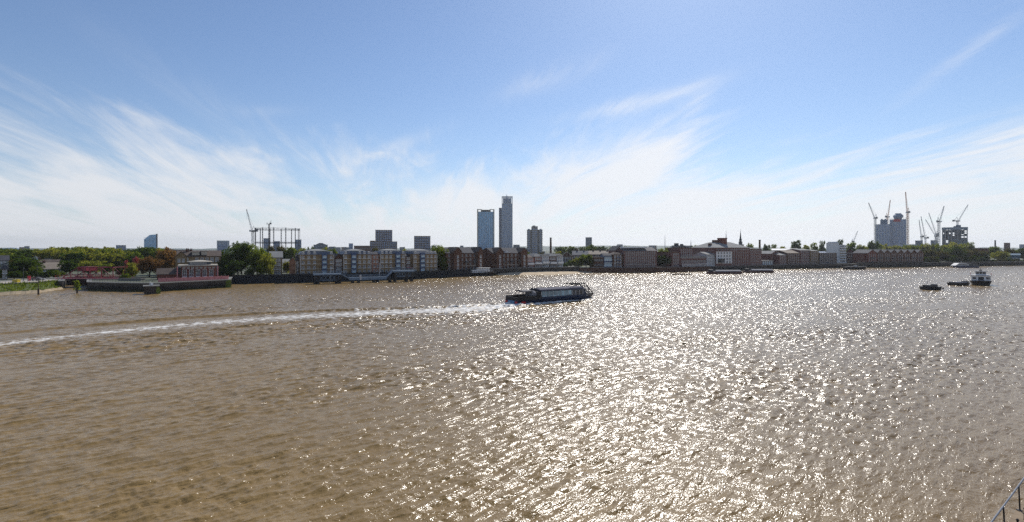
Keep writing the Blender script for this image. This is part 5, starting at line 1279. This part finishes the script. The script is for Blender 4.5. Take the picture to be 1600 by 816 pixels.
def simple_boat(name, label, px0, px1, py, L=None, B=4, zs=1.2, zb=1.6, hm=black, rz=0.0, flip=False, group=None, **kw):
    Y = EYE*F/(py-HY); xa, xb = X(px0,Y), X(px1,Y); L = L or (xb-xa)
    t = thing(name, label, 'boat', (xb if flip else xa, Y, 0), (math.pi if flip else 0)+rz, group)
    hull(L,B,-.6,zs,zb,**kw).build('hull', hm, t)
    return t, L
t,L = simple_boat('moored_vessel','white moored vessel with long cabin and black hull below the dark brick flats',734,773,431.2,B=4.6,zs=1.9,zb=2.7,taper=.25,raked=1.2)
g = MB(); g.box(L*.06,L*.8,-1.7,1.7,1.95,3.6); g.box(L*.28,L*.78,-1.5,1.5,3.604,4.7); g.box(0,L*.08,-1.9,1.9,1.95,2.6); g.build('cabin', white, t)
g = MB(); g.box(L*.26,L*.82,-1.8,1.8,4.703,4.85); g.build('roof', white, t)
for i in range(8): link('window', window_mesh(.8,.75,frame=white,pane=glass,bars=0,sill=False), t, (L*(.12+i*.085),-1.7,2.8))
for i in range(5): link('window', window_mesh(.95,.6,frame=white,pane=glass,bars=0,sill=False), t, (L*(.33+i*.095),-1.5,4.2))
g = MB()
for i in range(12): g.tube((L*(.5+i*.042),-1.9,2.2),(L*(.5+i*.042),-1.9,3.3),.04,0,4)
g.tube((L*.5,-1.9,3.3),(L*.97,-1.9,3.5),.05,0,4); g.tube((L*.15,0,3.6),(L*.15,0,6.0),.06,0,5); g.build('rail', white, t)
# two covered barges
for a,b,py,l in ((1105.5,1160,428,'long low barge with a pale cover, the nearer of two below the white fronted warehouse'),(1163,1209,426.3,'long low barge with a pale cover, right of the other below the long plum warehouse')):
    t,L = simple_boat('barge',l,a,b,py,B=5.2,zs=1.35,zb=1.5,hm=mat('dull maroon hull',(.10,.05,.055),.6,.3,.5),taper=.16,raked=.8,blunt=.3,group='covered barges')
    g = MB(); g.extr_x([(-2.2,1.36),(2.2,1.36),(2.0,1.9),(0,2.55),(-2.0,1.9)],L*.22,L*.93); g.build('hatch_cover', tarp, t)
    g = MB(); g.box(L*.04,L*.15,-1.5,1.5,1.38,2.9); g.build('deckhouse', darkgrey, t)
    g = MB()
    for y in (-2.45,2.45):
        for i in range(9): g.tube((L*(.1+i*.1),y,1.3),(L*(.1+i*.1),y,2.0),.05,0,4)
        g.tube((L*.1,y,2.0),(L*.9,y,2.0),.05,0,4)
    g.build('rail', palegrey, t)
Y = EYE*F/(429.3-HY); t = thing('mooring_boom','thin dark floating boom on the glittering water left of the covered barges','boom',(X(1047,Y),Y,0)); Lb = X(1082,Y)-X(1047,Y)
for i in range(5):
    g = MB(); g.tube((Lb*i/5+.15,0,.28),(Lb*(i+1)/5-.15,0,.28),.38,0,8); g.build('log', wood, t)
t,L = simple_boat('dark_barge','long black barge with one tiny cabin, lying off the red brick gabled block',1319,1353.5,421.3,B=4.6,zs=1.9,zb=2.3,taper=.2,raked=1.0,blunt=.25)
g = MB(); g.box(L*.46,L*.56,-1.1,1.1,2.0,3.2); g.build('cabin', palegrey, t)
g = MB(); g.box(L*.1,L*.44,-1.7,1.7,1.95,2.35); g.box(L*.6,L*.9,-1.5,1.5,2.05,2.35); g.build('hatch', darkgrey, t)
g = MB(); g.tube((L*.5,0,3.2),(L*.5,0,5.0),.06,0,5); g.build('mast', darkgrey, t)
t,L = simple_boat('ferry','pale grey ferry with long glazed cabin and dark low stern deck, moored far right',1487,1526,418.4,B=6,zs=1.2,zb=1.9,hm=mat('dull blue strake',(.03,.05,.13)),flip=True,taper=.3,raked=1.4)
g = MB(); g.extr_y([(L*.42,1.6),(L*.95,1.75),(L*.90,2.6),(L*.80,3.9),(L*.50,3.9),(L*.42,3.2)],-2.4,2.4); g.build('cabin', palegrey, t)
for i in range(6): 
    for s in (-1,1): 
        g = MB(); x = L*(.5+i*.058); g.box(x-.48,x+.48,min(s*2.4,s*2.46),max(s*2.4,s*2.46),2.3,3.3); g.build('window', glass, t)
g = MB(); g.box(L*.03,L*.41,-2.3,2.3,1.3,2.3); g.tube((L*.1,0,2.3),(L*.1,0,4.2),.09,0,5); g.box(L*.2,L*.34,-1.2,1.2,2.304,3.4); g.build('stern_deck', darkgrey, t)
g = MB(); g.tube((L*.62,0,3.9),(L*.62,0,5.6),.08,0,5); g.build('mast', white, t)
# workboat pontoon, low barge, tug at the right
t,L = simple_boat('work_pontoon','small black work pontoon cluttered with gear, first of the three craft on the right',1445,1469,453,B=4.5,zs=1.25,zb=1.25,rz=.22,taper=.08,raked=.1,blunt=.8,stern=1)
g = MB(); g.box(.4,2.2,-1.5,1.2,1.26,1.9); g.box(2.6,4.1,-1.7,-.2,1.26,2.1); g.box(4.4,5.8,-.5,1.5,1.26,1.8); g.tube((1.2,0,1.9),(1.2,0,3.4),.06,0,5); g.tube((.6,-1.8,1.3),(.6,-1.8,2.3),.06,0,5); g.tube((3.2,.6,1.7),(5.8,.9,2.0),.12,0,6); g.build('deck_gear', darkgrey, t)
for i in range(6):
    g = MB(); g.tube((.5+i*1.1,-2.3,.3),(.5+i*1.1,-2.3,1.0),.25,0,8); g.build('fender', black, t)
g = MB(); g.box(2.8,3.9,-1.6,-.3,2.104,2.25); g.box(4.6,5.5,-.3,1.2,1.803,1.95); g.build('hatch', tarp, t)
t,L = simple_boat('hopper_barge','low black hopper barge with a pale flat cover, between the pontoon and the white tug',1487,1515,446,B=4.5,zs=1.1,zb=1.4,rz=.12,taper=.15,raked=.6,blunt=.4,stern=1)
g = MB(); g.extr_x([(-1.8,1.12),(1.8,1.12),(1.6,1.55),(-1.6,1.55)],.5,L*.72); g.build('hatch_cover', tarp, t)
g = MB(); g.box(L*.76,L*.9,-1.2,1.2,1.15,1.9); g.tube((L*.95,0,1.4),(L*.95,0,2.1),.12); g.build('windlass', darkgrey, t)
def tug():
    Y = EYE*F/(446.5-HY); xc = X(1531,Y)
    v = Vector((xc,Y,0)).normalized(); q = Vector((xc,Y,0))+v*12.4
    t = thing('tugboat','white fronted tug seen end on, with wheelhouse, dark doorway and pinkish side boards','boat',(q.x,q.y,0),math.atan2(-v.y,-v.x)+.04)
    hull(13,7.2,-.6,1.6,2.3,taper=.35,stern=.94,raked=1.0).build('hull', [black], t)
    # local -x... bow points towards the camera along +x
    g = MB(); g.box(1.2,9.8,-3.2,3.2,1.65,4.2); g.build('cabin', white, t)
    g = MB(); g.box(.8,10.2,-3.5,3.5,4.204,4.4); g.build('cabin_roof', palegrey, t)
    g = MB(); g.box(9.804,9.87,-.9,.9,1.9,3.7); g.build('doorway', black, t)
    for y in (-2.2,2.2):
        g = MB(); g.box(9.805,9.86,y-.6,y+.6,2.7,3.6); g.build('window', glass, t)
    g = MB(); g.box(4.0,8.4,-1.75,1.75,4.404,4.9); g.box(4.1,8.3,-1.65,1.65,5.8,5.95)
    for x in (4.1,8.3):
        for y in (-1.65,-.55,.55,1.65): g.box(x-.08,x+.08,y-.08,y+.08,4.9,5.8)
    g.build('wheelhouse', white, t)
    g = MB(); g.box(4.2,8.25,-1.6,1.6,4.902,5.798); g.build('wheelhouse_glass', glass, t)
    g = MB(); g.box(3.6,8.8,-2.1,2.1,5.953,6.15); g.build('wheelhouse_roof', midgrey, t)
    g = MB(); g.tube((6.2,0,6.15),(6.2,0,7.6),.08,0,5); g.tube((6.2,-.6,6.9),(6.2,.6,6.9),.05,0,5); g.box(5.6,6.1,-.5,.5,6.153,6.5); g.build('mast', darkgrey, t)
    for s in (-1,1):
        g = MB(); g.tube((9.6,s*3.3,4.4),(9.6,s*3.5,5.4),.06,0,5); g.tube((5,s*3.3,4.4),(5,s*3.5,5.4),.06,0,5); g.tube((9.6,s*3.5,5.4),(5,s*3.5,5.4),.06,0,5); g.box(8.6,9.5,s*3.4-.06,s*3.4+.06,4.5,5.3); g.build('side_board', mat('faded pink paint',(.5,.25,.22),.6,.2,1), t)
    for y in (-3.1,-1.9,1.9,3.1):
        g = MB(); g.tube((11.2,y*.8,.6),(11.2,y*.8,1.5),.3,0,8); g.build('fender', black, t)
    g = MB(); g.box(10.2,12.2,-1.6,1.6,2.0,2.35); g.build('foredeck', palegrey, t)
tug()

# ------------------------------------------------------------------ jetty
def jetty():
    a = Vector(WP(490,232)); b = Vector(WP(648,252)); d = b-a; L = d.length; u = L/158.0
    t = thing('jetty','blue grey steel jetty on dark piles, high at both ends with a lower walkway between','pier',(a.x,a.y,0),math.atan2(d.y,d.x))
    def zz(py): return Zat(py,241)
    hi, lo, tw = zz(427), zz(433.5), zz(424)
    def sec(name, x0, x1, z0, z1, y0=0, y1=4, th=.6):
        g = MB(); g.extr_y([(x0,z0-th),(x1,z1-th),(x1,z1),(x0,z0)],y0,y1); g.build(name, steelblue, t)
        r = MB(); n = max(2,int((x1-x0)/1.6))
        for y in (y0+.1,y1-.1):
            for i in range(n+1):
                q = i/n; x = x0+(x1-x0)*q; z = z0+(z1-z0)*q; r.tube((x,y,z),(x,y,z+1.15),.05,0,4)
            for h in (.6,1.15): r.tube((x0,y,z0+h),(x1,y,z1+h),.05,0,4)
        r.build('handrail', steelblue, t)
    sec('deck', 0, 41*u, hi, hi)
    sec('ramp', 41*u+.01, 53*u, hi, lo, .8, 3.2)
    sec('deck', 53*u+.01, 112*u, lo, lo, .8, 3.2, 1.3)
    sec('ramp', 112*u+.01, 122*u, lo, tw, .8, 3.2)
    sec('deck', 122*u+.01, 158*u, tw, tw, 0, 4, .8)
    for k, (p, top) in enumerate(((2.5,hi),(7,hi),(34,hi),(39,hi),(59,lo),(68,lo),(92,lo),(98,lo),(118,lo+.6),(126,tw),(145,tw),(154,tw))):
        g = MB(); x = p*u
        for y in (.7,3.3): g.tube((x,y,-3),(x,y,top-.61 if top > lo+.7 else top-1.31),.6,0,10)
        g.tube((x,.7,top-2.2),(x,3.3,top-2.2),.22,0,6); g.build('pile', black, t)
    for x0, x1, top in ((2.5*u,39*u,hi),(126*u,154*u,tw)):
        g = MB(); n = 6
        for i in range(n):
            a_, b_ = x0+(x1-x0)*i/n, x0+(x1-x0)*(i+1)/n
            g.tube((a_,.5,top-.7),(b_,.5,top-3.0),.11,0,4); g.tube((a_,.5,top-3.0),(b_,.5,top-.7),.11,0,4)
        g.tube((x0,.5,top-3.0),(x1,.5,top-3.0),.14,0,5); g.build('bracing', steelblue, t)
    g = MB(); g.box(40*u,44*u,.4,3.6,hi+.004,hi+2.2) if False else g.box(69*u,72*u,.5,1.2,lo-1.3,lo+1.0); g.build('post', palegrey, t)
    g = MB(); g.tube((103*u,4.6,0),(103*u,4.6,9.2),.13,0,6); g.tube((25*u+38*u*0,4.3,-1),(27*u,4.3,7.5),.12,0,6); g.build('lamp_pole', palegrey, t)
jetty()

# ------------------------------------------------------------------ mooring block and posts in the water
def dolphin():
    Y = 181.0; A, B = face_on(225,248,Y); d = B-A; W = d.length; H = Zat(446.5,Y)
    t = thing('mooring_block','square black mooring block in the water, right corner streaked green','mooring block',(A.x,A.y,0),math.atan2(d.y,d.x))
    g = MB(); g.box(0,W,0,4.6,-2,H-.35); 
    for i in range(9): g.box(W*(i+.12)/9,W*(i+.88)/9,-.22,-.004,-2,H-.6)
    g.build('timber_face', wood, t)
    g = MB(); g.box(-.3,W+.3,-.4,4.9,H-.345,H); g.build('cap', coping, t)
    g = MB(); g.box(W*.45,W*.62,1.5,2.3,H+.003,H+.9); g.tube((W*.4,2,H),(W*.4,2,H+1.5),.1,0,6); g.build('bollard', white, t)
    g = MB(); rg = random.Random(6)
    for i in range(46):
        z = rg.uniform(-.3,H-.7); x = W+rg.uniform(-.6,.35); y = -.3+rg.uniform(-.15,.1); s = rg.uniform(.15,.5)
        g.add([(x-s,y,z),(x+s*.5,y-.12,z-s*1.4),(x+s,y,z),(x,y-.05,z+s)],[(0,1,2,3)])
    g.build('weed', algae, t)
dolphin()
t = thing('weed_growth','green weed hanging from the right corner of the quay wall below the pink fence','weed',(*WP(358,212.6),0)); g = MB(); rg = random.Random(16)
for i in range(80):
    z = rg.uniform(-.2,2.9); x = rg.uniform(-.9,1.1); y = -.5+x*.5*0-rg.uniform(0,.3); s = rg.uniform(.2,.6)
    g.add([(x-s,y,z),(x+s*.5,y-.12,z-s*1.4),(x+s,y,z),(x,y-.05,z+s)],[(0,1,2,3)])
g.build('leaves', algae, t)
for px, py, top, l, green in ((60,460.5,437,'slim black navigation post standing off the grass bank',False),(120.5,458.5,439,'navigation post overgrown with leafy green at its top, by the red bridge',True)):
    Y = EYE*F/(py-HY); t = thing('navigation_post',l,'post',(X(px,Y),Y,0)); H = Zat(top,Y)
    g = MB(); g.tube((0,0,-2),(0,0,2.2),.28,0,8); g.tube((0,0,2.2),(0,0,H),.1,0,6); g.build('pole', wood, t)
    if green:
        g = MB(); rg = random.Random(12)
        for i in range(160):
            p = Vector((rg.gauss(0,.42),rg.gauss(0,.4),rg.uniform(1.2,H+.2))); s = rg.uniform(.12,.3); n = Vector((rg.gauss(0,1),rg.gauss(0,1),rg.gauss(0,1))).normalized(); u = n.orthogonal(); w = n.cross(u)
            g.add([p+u*s,p+w*s,p-u*s,p-w*s],[(0,1,2,3)])
        g.build('leaves', G_mid, t)
    else:
        g = MB(); g.box(-.35,.35,-.06,.06,H-.1,H+.55); g.build('topmark', darkgrey, t)

# ------------------------------------------------------------------ promenade on the left
def lamp(px, Y, label, H=8.0):
    t = thing('street_lamp',label,'street lamp',(X(px,Y),Y,GZ)); g = MB(); g.tube((0,0,0),(0,0,1.2),.13,0,8); g.tube((0,0,1.2),(0,0,H),.075,0,8,.05); g.build('pole', darkgrey, t)
    g = MB(); g.tube((0,0,H),(0,0,H+.25),.06,0,6); g.lathe(0,0,[(.1,H+.25),(.24,H+.4),(.2,H+.6),(.04,H+.75)],0,10); g.build('lamp_head', darkgrey, t)
lamp(37,203,'promenade lamp post left of the parked black car',4.6)
lamp(58,206,'promenade lamp post between the black car and the bridge end',5.0)
lamp(92,213,'promenade lamp post nearest the red bridge',4.2)
def prom_fence():
    a0 = Vector(WP(-40,189.5)); t = thing('promenade_railing','low metal railing along the promenade above the grass bank','railing',(a0.x,a0.y,GZ))
    pts = [a0,Vector(WP(0,190.5)),Vector(WP(60,200.5)),Vector(WP(96,211.5))]; p_ = MB(); r_ = MB()
    for a, b in zip(pts, pts[1:]):
        n = max(2,int((b-a).length/1.5))
        for i in range(n): q = a.lerp(b,i/n)-a0; p_.tube((q.x,q.y,.02),(q.x,q.y,1.15),.06,0,5)
        for h in (.5,1.12): r_.tube((*(a-a0),h),(*(b-a0),h),.045,0,5)
    p_.build('baluster', palegrey, t); r_.build('rail', palegrey, t)
prom_fence()
def car(px, Y, label, body, rz=0.0, group=None):
    t = thing('parked_car',label,'car',(X(px,Y),Y,GZ+.03),rz,group)
    g = MB(); g.extr_y([(0,.35),(4.2,.35),(4.25,.75),(3.9,.92),(3.1,1.0),(2.5,1.42),(1.1,1.45),(.4,1.0),(-.02,.9)],-.85,.85); g.build('body', body, t)
    g = MB(); g.extr_y([(.62,1.0),(2.9,1.02),(2.45,1.36),(1.15,1.38)],-.865,.865); g.build('side_window', glass, t)
    for x in (.85,3.35):
        for y in (-.82,.82):
            g = MB(); g.tube((x,y-.1,.33),(x,y+.1,.33),.33,0,14); g.build('wheel', black, t)
    for y in (-.6,.6):
        g = MB(); g.box(4.2,4.262,y-.18,y+.18,.62,.78); g.build('headlight', white, t)
car(51,206,'black car parked on the promenade beside the small red cabinet',black)
t = thing('street_cabinet','small red cabinet standing on the promenade beside the black car','cabinet',(X(45.5,204),204,GZ+.03)); g = MB(); g.box(-.4,.4,-.3,.3,0,1.9); g.build('body', redp, t); g = MB(); g.box(-.46,.46,-.36,.36,1.903,2.05); g.build('cap', maroon, t)
t = thing('grit_bin','yellow bin at the foot of the promenade railing','bin',(X(25.5,195),195,GZ+.03)); g = MB(); g.extr_x([(-.6,0),(.6,0),(.7,.9),(-.7,.9)],-1,1); g.build('body', mat('yellow plastic',(.6,.45,.05),.5,.1,1), t); g = MB(); g.extr_x([(-.78,.903),(.78,.903),(.5,1.15),(-.5,1.15)],-1.08,1.08); g.build('lid', mat('yellow plastic',(.6,.45,.05)), t)
carcols = [(white,'white'),(midgrey,'grey'),(redp,'red'),(palegrey,'silver'),(black,'black'),(navy,'dark blue')]
for i, px in enumerate((1567,1572,1577.5,1583,1589,1595)):
    m_, nm = carcols[(i*2+(1 if i > 2 else 0))%6]
    car(px, 505, f'{nm} parked car in the row before the blue sided shed', m_, 0, 'cars parked on the far right bank')
t = thing('quay_planter','low stone planter on the quay between the copper trees and the bridge','planter',(*WP(206,206),2.95)); g = MB(); g.box(-4.5,4.5,-1.2,1.2,0,1.0); g.box(-4.7,4.7,-1.4,1.4,1.003,1.2); g.build('tub', coping, t); g = MB(); g.box(-4.4,4.4,-1.1,1.1,1.203,1.3); g.build('soil', barkm, t)
t = thing('quay_railing','dark railing along the quay from the bridge to the pink fence','railing',(*WP(140,200),2.95)); p_ = MB(); r_ = MB()
pts = [Vector(WP(140,200)),Vector(WP(180,196)),Vector(WP(243,193.2))]
for a, b in zip(pts, pts[1:]):
    n = int((b-a).length/1.3)
    for i in range(n): q = a.lerp(b,i/n)-pts[0]; p_.tube((q.x,q.y,.3),(q.x,q.y,1.4),.05,0,5)
    for h in (.8,1.38): r_.tube((*(a-pts[0]),h),(*(b-pts[0]),h),.045,0,5)
p_.build('baluster', darkgrey, t); r_.build('rail', darkgrey, t)
g = MB(); a_ = [WP(1452,470),WP(1476,476),WP(1476,486),WP(1452,480)]; g.prism(a_, GZ-.2, GZ+.6); tag(g.build('park_lawn', mat('sunlit lawn',(.16,.2,.05),.95,.2,.3)), kind='structure')

# ------------------------------------------------------------------ near bank, lower right corner
def near_quay():
    d = Vector((.80,.60)); n = Vector((.60,-.80)); o = Vector((18.1,19.5)); zq = 4.5
    def pt(s, q=0.0): return o+d*s+n*q
    t = thing('near_quay','near quay edge with worn tan coping in the lower right corner','quay',(o.x,o.y,0))
    def L_(v): return (v.x-o.x, v.y-o.y)
    g = MB(); g.prism([L_(pt(-14,.55)),L_(pt(-14,40)),L_(pt(70,40)),L_(pt(70,.55))],-2,zq-.12); g.build('deck', mat('dark wet paving',(.035,.034,.034),.6,.4,.8), t)
    g = MB()
    for i in range(42):
        a, b = -14+i*2.0, -14+(i+1)*2.0-.03; g.prism([L_(pt(a,.02)),L_(pt(a,.54)),L_(pt(b,.54)),L_(pt(b,.02))],zq-.45,zq)
    g.build('coping', mat('worn tan stone',(.27,.2,.13),.9,.35,2.2), t)
    g = MB(); g.prism([L_(pt(-14,.06)),L_(pt(-14,.52)),L_(pt(70,.52)),L_(pt(70,.06))],-2,zq-.46); g.build('wall_face', wallstone, t)
    r = thing('quay_railing','slim steel hand railing on dark posts along the near quay edge, lower right corner','railing',(o.x,o.y,zq))
    f = MB()
    f.tube((*L_(pt(-14,.1)),1.1),(*L_(pt(70,.1)),1.1),.032,0,10); f.build('handrail', mat('dull steel rail',(.22,.22,.23),.4,.2,2,metal=.6), r)
    for i in range(27):
        s = -9.85+i*3.0-.0
        g = MB(); p = L_(pt(s,.1)); g.tube((p[0]+.05,p[1],-.02),(p[0],p[1],1.08),.028,0,8); g.box(p[0]-.07,p[0]+.12,p[1]-.07,p[1]+.07,.003,.03); g.build('post', black, r)
    for i, s in enumerate((-6.4,-3.4,-.4,2.75,4.25,7.0,10.1)):
        p = pt(s,.42); b = thing('iron_stub','short black iron stub rising from the coping of the near quay','bollard',(p.x,p.y,zq),0,'iron stubs along the near coping')
        g = MB(); g.lathe(0,0,[(.05,0),(.04,.05),(.035,.44),(.05,.46),(.05,.5),(.02,.53)],0,10); g.build('shaft', black, b)
near_quay()

# ------------------------------------------------------------------ air
def haze():
    g = MB(); g.box(-9000,9000,-400,9000,-4,175)
    m = bpy.data.materials.new('haze'); m.use_nodes = True; nt = m.node_tree; nt.nodes.remove(nt.nodes['Principled BSDF'])
    v = nt.nodes.new('ShaderNodeVolumePrincipled'); v.inputs['Density'].default_value = HAZE; v.inputs['Color'].default_value = (.90,.94,1,1); v.inputs['Anisotropy'].default_value = .5
    lk(nt, v.outputs[0], nt.nodes['Material Output'].inputs['Volume'])
    tag(g.build('haze', m), 'pale summer haze over the river and the city', 'haze', kind='stuff')
HAZE = 0.00006
if USE_HAZE: haze()
# ------------------------------------------------------------------ render settings
scene.view_settings.view_transform = 'Standard'; scene.view_settings.look = 'None'
scene.view_settings.exposure = EXPOSURE; scene.view_settings.gamma = 1; scene.view_settings.use_curve_mapping = False
c = scene.cycles
c.use_denoising = False; c.max_bounces = 5; c.diffuse_bounces = 2; c.glossy_bounces = 2; c.transmission_bounces = 2; c.volume_bounces = 0
c.transparent_max_bounces = 4; c.caustics_reflective = False; c.caustics_refractive = False
c.sample_clamp_indirect = 3.0; c.use_adaptive_sampling = False
